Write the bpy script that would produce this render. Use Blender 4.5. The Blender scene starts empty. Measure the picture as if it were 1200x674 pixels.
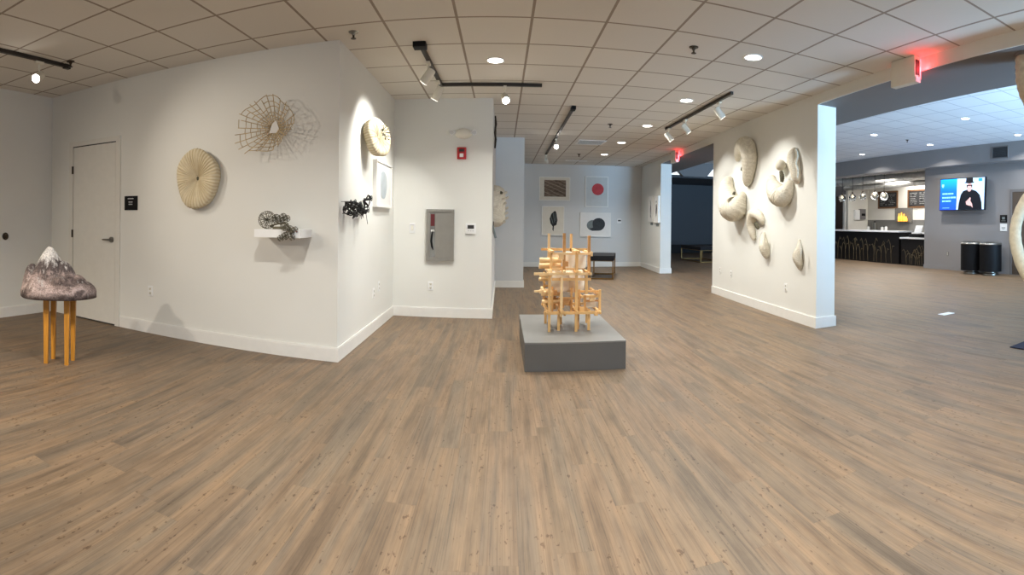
import bpy, bmesh, math, random
from mathutils import Vector, Matrix
random.seed(7)
C = bpy.context.scene.collection
PI = math.pi

# ------------------------------------------------------------------ camera model (cylindrical phone panorama)
CX, CY, FP, CAM, ROLL = 588.2, 258.6, 589.5, 1.313, 0.011
W, H = 1200.0, 674.0

def ray(px, py):
    th = (px-CX)/FP; t = (CY-py)/FP
    s, c, cd, sd = math.sin(th), math.cos(th), math.cos(ROLL), math.sin(ROLL)
    return Vector((s*cd-t*sd, c, s*sd+t*cd))

def on_plane(px, py, p0, n):
    """survey: a sighting from the camera onto a known wall / floor plane"""
    d = ray(px, py); o = Vector((0, 0, CAM)); p0 = Vector(p0); n = Vector(n)
    return o + d*((p0-o).dot(n)/d.dot(n))

def on_x(px, py, x): return on_plane(px, py, (x, 0, 0), (1, 0, 0))
def on_y(px, py, y): return on_plane(px, py, (0, y, 0), (0, 1, 0))
def on_z(px, py, z): return on_plane(px, py, (0, 0, z), (0, 0, 1))

cam = bpy.data.cameras.new('camera'); camo = bpy.data.objects.new('camera', cam); C.objects.link(camo)
bpy.context.scene.render.engine = 'CYCLES'
cam.type = 'PANO'; cam.panorama_type = 'CENTRAL_CYLINDRICAL'
cam.central_cylindrical_range_u_min = (0-CX)/FP
cam.central_cylindrical_range_u_max = (W-CX)/FP
cam.central_cylindrical_range_v_min = (CY-H)/FP
cam.central_cylindrical_range_v_max = CY/FP
cam.central_cylindrical_radius = 1.0
cam.lens = 12; cam.sensor_width = 36
cam.clip_end = 100
sd, cd = math.sin(ROLL), math.cos(ROLL)
camo.matrix_world = Matrix(((cd, -sd, 0, 0), (0, 0, -1, 0), (sd, cd, 0, CAM), (0, 0, 0, 1)))
bpy.context.scene.camera = camo

# ------------------------------------------------------------------ materials
def srgb(r, g, b):
    f = lambda c: ((c/255+.055)/1.055)**2.4 if c > 10 else c/255/12.92
    return (f(r), f(g), f(b), 1)

class N:
    """tiny node helper"""
    def __init__(s, name):
        s.m = bpy.data.materials.new(name); s.m.use_nodes = True
        s.t = s.m.node_tree; s.b = s.t.nodes['Principled BSDF']
    def n(s, kind, **kw):
        x = s.t.nodes.new(kind)
        for k, v in kw.items():
            if k.startswith('i_'): x.inputs[k[2:]].default_value = v
            else: setattr(x, k, v)
        return x
    def l(s, a, b): s.t.links.new(a, b)
    def math(s, op, a, b=None, c=None):
        x = s.n('ShaderNodeMath', operation=op)
        for i, v in enumerate((a, b, c)):
            if v is None: continue
            if isinstance(v, (int, float)): x.inputs[i].default_value = v
            else: s.l(v, x.inputs[i])
        return x.outputs[0]
    def mix(s, f, a, b, mode='MIX'):
        x = s.n('ShaderNodeMix', data_type='RGBA', blend_type=mode)
        for i, v in ((0, f), (6, a), (7, b)):
            if isinstance(v, (int, float, tuple)): x.inputs[i].default_value = v
            else: s.l(v, x.inputs[i])
        return x.outputs[2]
    def ramp(s, f, stops):
        x = s.n('ShaderNodeValToRGB'); e = x.color_ramp.elements
        while len(e) > 1: e.remove(e[-1])
        e[0].position, e[0].color = stops[0]
        for p, c in stops[1:]:
            q = e.new(p); q.color = c
        s.l(f, x.inputs[0]); return x.outputs[0]
    def pos(s): return s.n('ShaderNodeNewGeometry').outputs['Position']
    def obj(s): return s.n('ShaderNodeTexCoord').outputs['Object']
    def noise(s, vec, scale, detail=3, rough=.55):
        x = s.n('ShaderNodeTexNoise'); x.inputs['Scale'].default_value = scale
        x.inputs['Detail'].default_value = detail; x.inputs['Roughness'].default_value = rough
        s.l(vec, x.inputs['Vector']); return x.outputs['Fac']
    def mapv(s, vec, sc):
        x = s.n('ShaderNodeMapping'); x.inputs['Scale'].default_value = sc
        s.l(vec, x.inputs['Vector']); return x.outputs[0]
    def bump(s, h, strength=.3, dist=.01):
        x = s.n('ShaderNodeBump'); x.inputs['Strength'].default_value = strength; x.inputs['Distance'].default_value = dist
        s.l(h, x.inputs['Height']); s.l(x.outputs[0], s.b.inputs['Normal'])

def simple(name, col, rough=.6, metal=0, var=.08, scale=12, bump=0, stretch=(1, 1, 1), emis=0, ecol=None, spec=.5):
    k = N(name); b = k.b
    o = k.mapv(k.obj(), stretch)
    f = k.noise(o, scale)
    dark = tuple(c*(1-var) for c in col[:3])+(1,); light = tuple(min(1, c*(1+var)) for c in col[:3])+(1,)
    k.l(k.ramp(f, [(.3, dark), (.7, light)]), b.inputs['Base Color'])
    b.inputs['Roughness'].default_value = rough; b.inputs['Metallic'].default_value = metal
    b.inputs['Specular IOR Level'].default_value = spec
    if bump: k.bump(f, bump)
    if emis:
        b.inputs['Emission Color'].default_value = ecol or col; b.inputs['Emission Strength'].default_value = emis
    return k.m

def wall_paint(name, col):
    k = N(name); f = k.noise(k.pos(), 1.3, 2); g = k.noise(k.pos(), 180, 2)
    a = tuple(c*.965 for c in col[:3])+(1,)
    k.l(k.ramp(f, [(.3, a), (.7, col)]), k.b.inputs['Base Color'])
    k.b.inputs['Roughness'].default_value = .62; k.bump(g, .12, .002); k.b.inputs['Specular IOR Level'].default_value = .3
    return k.m

def ceiling_tile(name, tile, line, x0, y0, size=.61):
    k = N(name); sep = k.n('ShaderNodeSeparateXYZ'); k.l(k.pos(), sep.inputs[0])
    def edge(out, off):
        u = k.math('DIVIDE', k.math('SUBTRACT', out, off), size)
        d = k.math('ABSOLUTE', k.math('SUBTRACT', k.math('FRACT', u), .5))
        return k.math('GREATER_THAN', d, .5-.0115/size), k.math('FLOOR', u)
    ex, cx = edge(sep.outputs[0], x0); ey, cy = edge(sep.outputs[1], y0)
    e = k.math('MAXIMUM', ex, ey)
    cb = k.n('ShaderNodeCombineXYZ'); k.l(cx, cb.inputs[0]); k.l(cy, cb.inputs[1])
    wn = k.n('ShaderNodeTexWhiteNoise'); k.l(cb.outputs[0], wn.inputs['Vector'])
    tint = k.ramp(wn.outputs['Value'], [(0, tuple(c*.94 for c in tile[:3])+(1,)), (1, tile)])
    sp = k.noise(k.pos(), 130, 3, .7)
    tint = k.mix(k.math('MULTIPLY', sp, .12), tint, tuple(c*.55 for c in tile[:3])+(1,))
    k.l(k.mix(e, tint, line), k.b.inputs['Base Color'])
    k.b.inputs['Roughness'].default_value = .85; k.b.inputs['Specular IOR Level'].default_value = .2
    k.bump(k.math('SUBTRACT', 1, e), .5, .006)
    return k.m

def plank_floor():
    k = N('vinyl_plank'); sep = k.n('ShaderNodeSeparateXYZ'); k.l(k.pos(), sep.inputs[0])
    X, Y = sep.outputs[0], sep.outputs[1]
    PW, PL = .152, 1.22
    u = k.math('DIVIDE', k.math('ADD', X, 40.05), PW); row = k.math('FLOOR', u); fu = k.math('FRACT', u)
    w1 = k.n('ShaderNodeTexWhiteNoise', noise_dimensions='1D'); k.l(row, w1.inputs['W'])
    v = k.math('ADD', k.math('DIVIDE', Y, PL), k.math('MULTIPLY', w1.outputs['Value'], 7.3)); cell = k.math('FLOOR', v); fv = k.math('FRACT', v)
    cb = k.n('ShaderNodeCombineXYZ'); k.l(row, cb.inputs[0]); k.l(cell, cb.inputs[1])
    w2 = k.n('ShaderNodeTexWhiteNoise', noise_dimensions='2D'); k.l(cb.outputs[0], w2.inputs['Vector'])
    rnd = w2.outputs['Value']
    # per-plank shifted grain coordinates
    sh = k.n('ShaderNodeCombineXYZ'); k.l(k.math('ADD', X, k.math('MULTIPLY', rnd, 37)), sh.inputs[0]); k.l(k.math('ADD', Y, k.math('MULTIPLY', rnd, 91)), sh.inputs[1])
    broad = k.noise(k.mapv(sh.outputs[0], (8, .5, 1)), 1.0, 3, .55)
    mid = k.noise(k.mapv(sh.outputs[0], (20, .8, 1)), 1.0, 4, .55)
    fine = k.noise(k.mapv(sh.outputs[0], (75, 2.2, 1)), 1.0, 4, .65)
    blot = k.noise(k.mapv(sh.outputs[0], (10, 2.2, 1)), 1.0, 5, .65)
    knot = k.noise(k.mapv(sh.outputs[0], (46, 20, 1)), 1.0, 3, .6)
    base = k.ramp(rnd, [(0, srgb(111, 93, 76)), (.2, srgb(122, 104, 86)), (.4, srgb(107, 92, 76)), (.55, srgb(125, 104, 82)), (.75, srgb(117, 103, 86)), (1, srgb(116, 96, 75))])
    tone = k.ramp(broad, [(.30, srgb(95, 85, 73)), (.43, srgb(116, 102, 86)), (.56, srgb(135, 112, 88)), (.70, srgb(97, 81, 64))])
    c = k.mix(.6, base, tone)
    streak = k.ramp(mid, [(.3, (.62, .61, .60, 1)), (.48, (.95, .95, .95, 1)), (.7, (1.12, 1.1, 1.06, 1))])
    c = k.mix(.7, c, streak, 'MULTIPLY')
    bl = k.ramp(blot, [(.34, (.60, .58, .57, 1)), (.5, (1, 1, 1, 1)), (.66, (1.2, 1.16, 1.08, 1))])
    c = k.mix(.5, c, bl, 'MULTIPLY')
    fs = k.ramp(fine, [(.33, (.7, .69, .68, 1)), (.52, (1, 1, 1, 1)), (.75, (1.08, 1.08, 1.08, 1))])
    c = k.mix(.55, c, fs, 'MULTIPLY')
    hair = k.noise(k.mapv(sh.outputs[0], (170, 1.4, 1)), 1.0, 3, .6)
    c = k.mix(.6, c, k.ramp(hair, [(.34, (.60, .57, .54, 1)), (.48, (1, 1, 1, 1)), (.72, (1.12, 1.11, 1.08, 1))]), 'MULTIPLY')
    kn = k.ramp(k.math('MULTIPLY', knot, k.math('ADD', .55, k.math('MULTIPLY', blot, .9))), [(.64, (1, 1, 1, 1)), (.70, (.40, .33, .28, 1))])
    c = k.mix(.75, c, kn, 'MULTIPLY')
    eu = k.math('GREATER_THAN', k.math('ABSOLUTE', k.math('SUBTRACT', fu, .5)), .5-.0012/PW)
    ev = k.math('GREATER_THAN', k.math('ABSOLUTE', k.math('SUBTRACT', fv, .5)), .5-.0012/PL)
    seam = k.math('MAXIMUM', eu, ev)
    c = k.mix(k.math('MULTIPLY', seam, .22), c, srgb(70, 55, 42))
    k.l(c, k.b.inputs['Base Color'])
    k.l(k.math('ADD', .40, k.math('MULTIPLY', mid, .16)), k.b.inputs['Roughness'])
    k.b.inputs['Specular IOR Level'].default_value = .28
    k.bump(k.math('SUBTRACT', mid, seam), .08, .004)
    return k.m

M = {}
M['white'] = wall_paint('white_wall_paint', srgb(229, 228, 221))
M['white_shaded'] = wall_paint('white_wall_paint_shaded', srgb(212, 213, 212))  # same white wall paint, with the dimmer light there put into its colour
M['slate'] = wall_paint('slate_wall_paint', srgb(142, 139, 139))
M['soffit_grey'] = wall_paint('grey_soffit_paint', srgb(118, 114, 113))
M['dark_wall'] = wall_paint('charcoal_wall_paint', srgb(66, 68, 72))
M['ceiling'] = ceiling_tile('ceiling_tile_warm', srgb(228, 224, 217), srgb(158, 147, 136), -.383, 4.047)
M['lobby_ceiling'] = ceiling_tile('ceiling_tile_cool_lit', srgb(222, 224, 228), srgb(180, 182, 190), 4.4, .2)  # same tile as the gallery, cooler light tinted into its colours
M['floor'] = plank_floor()
M['trim'] = simple('white_trim_paint', srgb(232, 230, 224), .4, var=.02)
M['door_white'] = simple('door_white_paint', srgb(224, 221, 212), .45, var=.02)
M['door_brown'] = simple('brown_door_veneer', srgb(84, 72, 62), .5, var=.12, stretch=(8, 8, 1))
M['cabinet_grey'] = simple('grey_cabinet_enamel', srgb(150, 147, 140), .35, .35, var=.04)
M['steel'] = simple('brushed_steel', srgb(150, 148, 142), .35, 1, var=.06, stretch=(1, 1, 30))
M['dark_metal'] = simple('dark_hinge_metal', srgb(70, 62, 54), .4, .9)
M['black'] = simple('black_plastic', srgb(14, 14, 16), .6, var=.2, spec=.2)
M['track'] = simple('track_metal', srgb(62, 58, 54), .45, .6)
M['cream_plastic'] = simple('cream_plastic', srgb(226, 222, 208), .45, var=.02)
M['white_plastic'] = simple('white_plastic', srgb(238, 238, 236), .4, var=.02)
M['grey_text'] = simple('pale_lettering', srgb(200, 200, 200), .6, var=.05)
M['dark_slot'] = simple('dark_slot', srgb(52, 50, 48), .7)
M['lamp'] = simple('lamp_lens', (1, 1, 1, 1), .4, emis=9, ecol=(1, .95, .88, 1))
M['bulb'] = simple('dim_filament_bulb', (1, .9, .75, 1), .3, emis=1.2, ecol=(1, .85, .6, 1))
M['spot_glow'] = simple('spot_lens', (1, 1, 1, 1), .4, emis=28, ecol=(1, .93, .83, 1))
M['spot_off'] = simple('spot_lens_side', (1, .96, .9, 1), .3, emis=5, ecol=(1, .93, .83, 1))
M['red_glow'] = simple('exit_red_lens', (1, .08, .08, 1), .4, emis=7, ecol=(1, .05, .06, 1))
M['red'] = simple('alarm_red', srgb(176, 18, 28), .35, var=.06)
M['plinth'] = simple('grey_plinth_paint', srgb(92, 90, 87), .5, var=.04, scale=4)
M['plinth_top'] = simple('lighter_grey_plinth_top', srgb(124, 123, 119), .42, var=.05, scale=4)  # top slab is a lighter grey than the body
M['pine'] = simple('pine_stick', srgb(226, 180, 116), .5, var=.2, scale=9, stretch=(1, 1, .2))
M['pine_pale'] = simple('pale_pine', srgb(240, 206, 152), .5, var=.12, scale=9)
M['pine_dark'] = simple('toasted_pine', srgb(198, 146, 86), .5, var=.18, scale=9)
M['paper'] = simple('white_paper_skin', srgb(238, 226, 204), .6, var=.06, scale=16, bump=.1)
M['oak_leg'] = simple('golden_oak', srgb(186, 128, 44), .4, var=.2, scale=10, stretch=(6, 6, .5))
M['velvet'] = simple('black_velvet', srgb(16, 17, 22), .9, var=.3, scale=40)
M['brass'] = simple('aged_brass', srgb(150, 122, 78), .3, 1, var=.1)
M['wire_black'] = simple('black_wire', srgb(30, 29, 28), .5, .3)
M['wire_olive'] = simple('olive_wire', srgb(104, 98, 80), .5, .3, var=.25)
M['reed'] = simple('thin_reed', srgb(192, 170, 132), .6, var=.2)
M['frame_white'] = simple('white_frame_wood', srgb(236, 234, 228), .4, var=.02)
M['mat_white'] = simple('mount_board', srgb(232, 230, 226), .8, var=.02)
M['mat_cream'] = simple('cream_paper_sheet', srgb(226, 220, 206), .8, var=.03)
M['mat_grey'] = simple('pale_grey_sheet', srgb(204, 206, 204), .8, var=.03)
M['ink_red'] = simple('coral_red_ink', srgb(196, 66, 70), .7, var=.12)
M['ink_black'] = simple('black_ink', srgb(34, 34, 34), .7, var=.3, scale=30)
M['ink_dark'] = simple('charcoal_ink', srgb(46, 50, 54), .7, var=.3, scale=22)
M['ink_grey'] = simple('grey_ink', srgb(116, 124, 124), .7, var=.2, scale=22)
M['ink_pale'] = simple('pale_grey_wash', srgb(176, 184, 188), .7, var=.08)
M['brown_lines'] = simple('sepia_print', srgb(120, 104, 90), .8, var=.5, scale=3.5, stretch=(2.2, 1, 9))
M['sepia_dark'] = simple('sepia_ink_dark', srgb(84, 68, 56), .8, var=.3)
M['sepia_light'] = simple('sepia_ink_light', srgb(176, 160, 142), .8, var=.2)
M['counter_white'] = simple('white_stone_counter', srgb(228, 230, 234), .3, var=.04)
M['bar_black'] = simple('black_laminate', srgb(20, 19, 20), .35, var=.2)
M['stem'] = simple('bronze_reed_pattern', srgb(108, 95, 70), .5, var=.3)
M['splash'] = simple('grey_backsplash_tile', srgb(116, 114, 110), .4, var=.2, scale=30)
M['bar_white'] = wall_paint('bar_white_paint', srgb(226, 222, 212))
M['duct'] = simple('galvanised_duct', srgb(206, 205, 200), .4, .35, var=.12)
M['chalk'] = simple('chalkboard_black', srgb(34, 34, 36), .8, var=.15)
M['chalk_white'] = simple('chalk_writing', srgb(150, 150, 148), .9, var=.2)
M['wood_frame'] = simple('walnut_frame', srgb(112, 78, 48), .5, var=.15)
M['amber'] = simple('amber_lamp_glass', srgb(255, 190, 80), .3, emis=.7, ecol=srgb(255, 176, 60))
M['navy'] = simple('navy_mat_pile', srgb(34, 38, 58), .95, var=.2, scale=60)
M['rope'] = simple('woven_paper_tube', srgb(208, 201, 178), .7, var=.12, scale=24, bump=.3)
M['tv_frame'] = simple('tv_bezel', srgb(14, 15, 20), .3)
def screen(name, c1, s):
    return simple(name, c1, .4, var=.06, scale=3, emis=s, ecol=c1)
def screen_blue():
    k = N('screen_blue_panel'); sep = k.n('ShaderNodeSeparateXYZ'); k.l(k.obj(), sep.inputs[0])
    f = k.math('ADD', k.math('MULTIPLY', sep.outputs[2], 1.1), .5)
    c = k.ramp(f, [(0, srgb(20, 70, 225)), (.6, srgb(10, 95, 240)), (1, srgb(10, 150, 250))])
    k.l(c, k.b.inputs['Base Color']); k.l(c, k.b.inputs['Emission Color']); k.b.inputs['Emission Strength'].default_value = .9
    return k.m
M['scr_blue'] = screen_blue()
M['scr_pale'] = screen('screen_pale_backdrop', srgb(176, 206, 240), .9)
M['scr_black'] = screen('screen_black_coat', srgb(10, 14, 24), .6)
M['scr_skin'] = screen('screen_skin', srgb(206, 160, 158), .8)
M['scr_text'] = screen('screen_pale_lettering', srgb(130, 200, 255), .9)
M['wall_glow'] = simple('white_upper_wall_glow', srgb(240, 240, 238), .6, emis=.75, ecol=srgb(235, 238, 240))  # emission stands in for light falling on this white wall band
M['glass'] = None
g = N('clear_glass'); g.b.inputs['Transmission Weight'].default_value = 1; g.b.inputs['Roughness'].default_value = .02; g.b.inputs['Base Color'].default_value = (.95, .97, .98, 1)
fz = g.noise(g.obj(), 4); g.l(g.math('MULTIPLY', fz, .05), g.b.inputs['Roughness']); M['glass'] = g.m
g = N('glass_face'); g.b.inputs['Base Color'].default_value = srgb(120, 122, 122); g.b.inputs['Roughness'].default_value = .12
g.l(g.ramp(g.noise(g.obj(), 3), [(.3, srgb(104, 104, 102)), (.7, srgb(140, 140, 136))]), g.b.inputs['Base Color']); M['cab_glass'] = g.m

def shell_mat():
    k = N('cane_and_paper_shell'); o = k.obj()
    f = k.noise(o, 14, 4); r = k.n('ShaderNodeTexWave', wave_type='RINGS', rings_direction='SPHERICAL'); r.inputs['Scale'].default_value = 26; r.inputs['Distortion'].default_value = 2.5
    r.inputs['Detail'].default_value = 2
    k.l(o, r.inputs['Vector'])
    c = k.ramp(f, [(.3, srgb(206, 198, 180)), (.7, srgb(226, 219, 202))])
    c = k.mix(k.math('MULTIPLY', r.outputs['Fac'], .22), c, srgb(150, 138, 112))
    k.l(c, k.b.inputs['Base Color']); k.b.inputs['Roughness'].default_value = .75; k.bump(r.outputs['Fac'], .35, .006)
    return k.m
M['shell'] = shell_mat()
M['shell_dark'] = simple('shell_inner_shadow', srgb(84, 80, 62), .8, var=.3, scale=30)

def pleat_mat(name, c1, c2):
    k = N(name); sep = k.n('ShaderNodeSeparateXYZ'); k.l(k.obj(), sep.inputs[0])
    a = k.math('ARCTAN2', sep.outputs[2], sep.outputs[0])
    s = k.math('ADD', k.math('MULTIPLY', k.math('SINE', k.math('MULTIPLY', a, 46)), .5), .5)
    f = k.noise(k.obj(), 22, 3)
    c = k.mix(k.math('MULTIPLY', s, .7), c1, c2); c = k.mix(k.math('MULTIPLY', f, .3), c, srgb(120, 96, 60))
    k.l(c, k.b.inputs['Base Color']); k.b.inputs['Roughness'].default_value = .75; k.bump(s, .4, .006)
    return k.m
M['pleat'] = pleat_mat('pleated_reed_paper', srgb(232, 221, 192), srgb(196, 174, 130))

def fur_mat():
    k = N('mountain_felt'); o = k.obj(); sep = k.n('ShaderNodeSeparateXYZ'); k.l(o, sep.inputs[0])
    st = k.noise(k.mapv(o, (26, 26, 4)), 1.0, 4, .65); sp = k.noise(o, 110, 3, .75); big = k.noise(k.mapv(o, (6, 6, 9)), 1.0, 3)
    h = k.math('ADD', k.math('MULTIPLY', sep.outputs[2], 1/.45), k.math('MULTIPLY', k.math('SUBTRACT', st, .5), .75))
    body = k.ramp(big, [(.34, srgb(82, 70, 68)), (.47, srgb(150, 132, 126)), (.58, srgb(196, 176, 170)), (.70, srgb(104, 90, 88))])
    c = k.mix(k.ramp(h, [(.42, (0, 0, 0, 1)), (.54, (1, 1, 1, 1))]), body, srgb(92, 82, 80))
    c = k.mix(k.ramp(h, [(.64, (0, 0, 0, 1)), (.80, (1, 1, 1, 1))]), c, srgb(240, 236, 232))
    c = k.mix(k.ramp(st, [(.58, (0, 0, 0, 1)), (.68, (.6, .6, .6, 1))]), c, srgb(226, 218, 212))
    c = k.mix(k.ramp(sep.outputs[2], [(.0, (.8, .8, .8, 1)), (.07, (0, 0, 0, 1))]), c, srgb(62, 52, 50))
    c = k.mix(k.ramp(sp, [(.45, (0, 0, 0, 1)), (.6, (.6, .6, .6, 1))]), c, srgb(52, 44, 42))
    k.l(c, k.b.inputs['Base Color']); k.b.inputs['Roughness'].default_value = .95; k.bump(sp, .5, .01)
    return k.m
M['felt'] = fur_mat()

# ------------------------------------------------------------------ mesh helpers
class MB:
    def __init__(s): s.bm = bmesh.new()
    def box(s, a, b, bev=0):
        a, b = Vector(a), Vector(b)
        r = bmesh.ops.create_cube(s.bm, size=1)['verts']
        for v in r:
            v.co = Vector((a[i]+(b[i]-a[i])*(v.co[i]+.5) for i in range(3)))
        if bev:
            es = list({e for v in r for e in v.link_edges}); bmesh.ops.bevel(s.bm, geom=es, offset=bev, segments=2, affect='EDGES', profile=.7)
        return s
    def ring(s, w, h, fw, y0, y1):
        """rectangular frame w x h (half sizes) in the local xz plane, mitred corners, between y0 and y1"""
        o = [(-w, -h), (w, -h), (w, h), (-w, h)]; i = [(-w+fw, -h+fw), (w-fw, -h+fw), (w-fw, h-fw), (-w+fw, h-fw)]
        V = [[s.bm.verts.new((x, y, z)) for x, z in q] for y in (y0, y1) for q in (o, i)]
        for a, b in ((0, 1), (1, 3), (3, 2), (2, 0)):
            for k in range(4): s.bm.faces.new((V[a][k], V[a][(k+1) % 4], V[b][(k+1) % 4], V[b][k]))
        return s
    def prism(s, poly, z0, z1):
        """footprint polygon (x,y) extruded in z"""
        lo = [s.bm.verts.new((x, y, z0)) for x, y in poly]; hi = [s.bm.verts.new((x, y, z1)) for x, y in poly]
        n = len(poly); s.bm.faces.new(lo[::-1]); s.bm.faces.new(hi)
        for i in range(n): s.bm.faces.new((lo[i], lo[(i+1) % n], hi[(i+1) % n], hi[i]))
        return s
    def plate(s, pts, n, t):
        """flat outline in 3D extruded by t along n"""
        n = Vector(n).normalized()*t
        lo = [s.bm.verts.new(Vector(p)) for p in pts]; hi = [s.bm.verts.new(Vector(p)+n) for p in pts]; k = len(pts)
        s.bm.faces.new(lo[::-1]); s.bm.faces.new(hi)
        for i in range(k): s.bm.faces.new((lo[i], lo[(i+1) % k], hi[(i+1) % k], hi[i]))
        return s
    def tube(s, pts, r, seg=8, closed=False, caps=True, twist=0):
        pts = [Vector(p) for p in pts]; n = len(pts)
        rs = r if isinstance(r, (list, tuple)) else [r]*n
        T = []
        for i in range(n):
            a = pts[(i-1) % n] if closed or i else pts[i]; b = pts[(i+1) % n] if closed or i < n-1 else pts[i]
            t = (b-a); T.append(t.normalized() if t.length > 1e-9 else Vector((0, 0, 1)))
        up = Vector((0, 0, 1)) if abs(T[0].z) < .9 else Vector((1, 0, 0))
        u = T[0].cross(up).normalized(); rings = []
        for i in range(n):
            u = (u-T[i]*u.dot(T[i])).normalized(); w = T[i].cross(u)
            rings.append([s.bm.verts.new(pts[i]+(u*math.cos(2*PI*j/seg+twist)+w*math.sin(2*PI*j/seg+twist))*rs[i]) for j in range(seg)])
        for i in range(n if closed else n-1):
            A, B = rings[i], rings[(i+1) % n]
            for j in range(seg): s.bm.faces.new((A[j], A[(j+1) % seg], B[(j+1) % seg], B[j]))
        if caps and not closed: s.bm.faces.new(rings[0][::-1]); s.bm.faces.new(rings[-1])
        return s
    def bar(s, a, b, w):
        """square stick"""
        return s.tube([a, b], w*.7071, 4, twist=PI/4)
    def cyl(s, a, b, r, seg=24, r2=None): return s.tube([a, b], [r, r if r2 is None else r2], seg)
    def lathe(s, prof, c=(0, 0, 0), axis='z', seg=32):
        c = Vector(c); rings = []
        for (r, h) in prof:
            row = []
            for j in range(seg):
                a = 2*PI*j/seg; p = (r*math.cos(a), r*math.sin(a), h)
                if axis == 'x': p = (h, p[0], p[1])
                elif axis == 'y': p = (p[0], h, p[1])
                row.append(s.bm.verts.new(c+Vector(p)))
            rings.append(row)
        for A, B in zip(rings, rings[1:]):
            for j in range(seg): s.bm.faces.new((A[j], A[(j+1) % seg], B[(j+1) % seg], B[j]))
        if prof[0][0] > 1e-6: s.bm.faces.new(rings[0][::-1])
        if prof[-1][0] > 1e-6: s.bm.faces.new(rings[-1])
        return s
    def ball(s, c, r, sc=(1, 1, 1), seg=20):
        q = bmesh.ops.create_uvsphere(s.bm, u_segments=seg, v_segments=max(6, seg//2), radius=r)['verts']
        for v in q: v.co = Vector(c)+Vector((v.co[i]*sc[i] for i in range(3)))
        return s
    def build(s, name, m, parent=None, smooth=True, off=(0, 0, 0), sharp=.7):
        bm = s.bm; bmesh.ops.remove_doubles(bm, verts=bm.verts, dist=1e-6)
        if off != (0, 0, 0):
            for v in bm.verts: v.co -= Vector(off)
        bmesh.ops.recalc_face_normals(bm, faces=bm.faces)
        if smooth:
            for f in bm.faces: f.smooth = True
            for e in bm.edges:
                if len(e.link_faces) == 2 and e.calc_face_angle(0) > sharp: e.smooth = False
        me = bpy.data.meshes.new(name); bm.to_mesh(me); bm.free()
        me.materials.append(m); o = bpy.data.objects.new(name, me); C.objects.link(o)
        if parent is not None: o.parent = parent
        return o

def smooth_path(pts, n):
    """Catmull-Rom through tuples of any width"""
    P = [pts[0]]+list(pts)+[pts[-1]]; out = []; m = len(pts)-1
    for i in range(n):
        t = i/(n-1)*m; k = min(int(t), m-1); f = t-k; a, b, c, d = P[k:k+4]
        out.append(tuple(.5*((2*b[q])+(-a[q]+c[q])*f+(2*a[q]-5*b[q]+4*c[q]-d[q])*f*f+(-a[q]+3*b[q]-3*c[q]+d[q])*f**3) for q in range(len(a))))
    return out

def thing(name, label, cat, loc=(0, 0, 0), rz=0, group=None):
    o = bpy.data.objects.new(name, None); C.objects.link(o); o.empty_display_size = .1
    o.location = loc; o.rotation_euler = (0, 0, rz); o['label'] = label; o['category'] = cat
    if group: o['group'] = group
    return o
def tag(o, label, cat, group=None):
    o['label'] = label; o['category'] = cat
    if group: o['group'] = group
    return o
def struct(name, mb, m, parent=None, **kw):
    o = mb.build(name, m, parent, **kw)
    if parent is None: o['kind'] = 'structure'
    return o
def dup(root, loc, rz=0, label=None):
    r = root.copy(); C.objects.link(r); r.location = loc; r.rotation_euler = (0, 0, rz)
    if label: r['label'] = label
    for ch in list(root.children):
        c = ch.copy(); C.objects.link(c); c.parent = r
        for gch in ch.children:
            d = gch.copy(); C.objects.link(d); d.parent = c
    return r

# ------------------------------------------------------------------ the shell of the place
HC = 2.953          # gallery ceiling
ZS = 2.82           # underside of the long soffit
ZL = 3.5            # lobby ceiling
YL = 4.37; XB = -1.475; YC = 6.74; XD = -.133; YE = 9.9; XE = .43; YF = 14.4; XA = -5.45
XR = lambda y: 3.5+.041*y
YMIN = -4.2
Y1, Y2, Y3 = 5.13, 8.65, 12.28        # right wall: opening / wall with shells / opening / end wall
TH = .29
XT = 11.4                              # lobby wall with the screen

struct('floor', MB().box((-6, YMIN, -.1), (15, 21, 0)), M['floor'])
struct('ceiling', MB().prism([(-6, YMIN), (XR(YMIN)+.05, YMIN), (XR(YF+.2)+.05, YF+.2), (-6, YF+.2)], HC, HC+.12), M['ceiling'])
struct('wall_light_block', MB().box((XA-.15, -2.9, 0), (-.9, -2.75, HC)), M['white'])  # added unseen wall, keeps light from behind out of the left room
struct('wall_left', MB().box((XA-.15, YMIN, 0), (XA, YL+.1, HC)), M['white'])
# the solid block between the left room and the niche: one wall per visible face
struct('wall_door', MB().box((XA-.15, YL, 0), (XB, YL+.15, HC)), M['white'])
struct('wall_niche_side', MB().box((XB-.15, YL+.15, 0), (XB, YC+.15, HC)), M['white'])
struct('wall_niche_back', MB().box((XB, YC, 0), (XD, YC+.15, HC)), M['white'])
struct('wall_passage', MB().box((XD-.15, YC+.15, 0), (XD, YE+.15, HC)), M['white_shaded'])
struct('wall_column', MB().box((XD, YE, 0), (XE, YE+.15, HC)), M['white_shaded'])
struct('wall_gallery_left', MB().box((XE-.15, YE+.15, 0), (XE, YF+.15, HC)), M['white_shaded'])
struct('wall_back', MB().box((XE, YF, 0), (XR(YF)+.4, YF+.15, HC)), M['white_shaded'])
def slant(y0, y1, dx0, dx1): return [(XR(y0)+dx0, y0), (XR(y0)+dx1, y0), (XR(y1)+dx1, y1), (XR(y1)+dx0, y1)]
struct('wall_shells', MB().prism(slant(Y1, Y2, 0, TH), 0, ZS), M['white'])
struct('wall_right_far', MB().prism(slant(Y3, YF, 0, TH), 0, ZS), M['white'])
struct('wall_soffit_face', MB().prism(slant(YMIN, YF, 0, .012), ZS, HC), M['white'])
struct('trim_soffit', MB().prism(slant(YMIN, YF+.1, .012, .98), ZS, ZL+.02), M['soffit_grey'])
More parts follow.
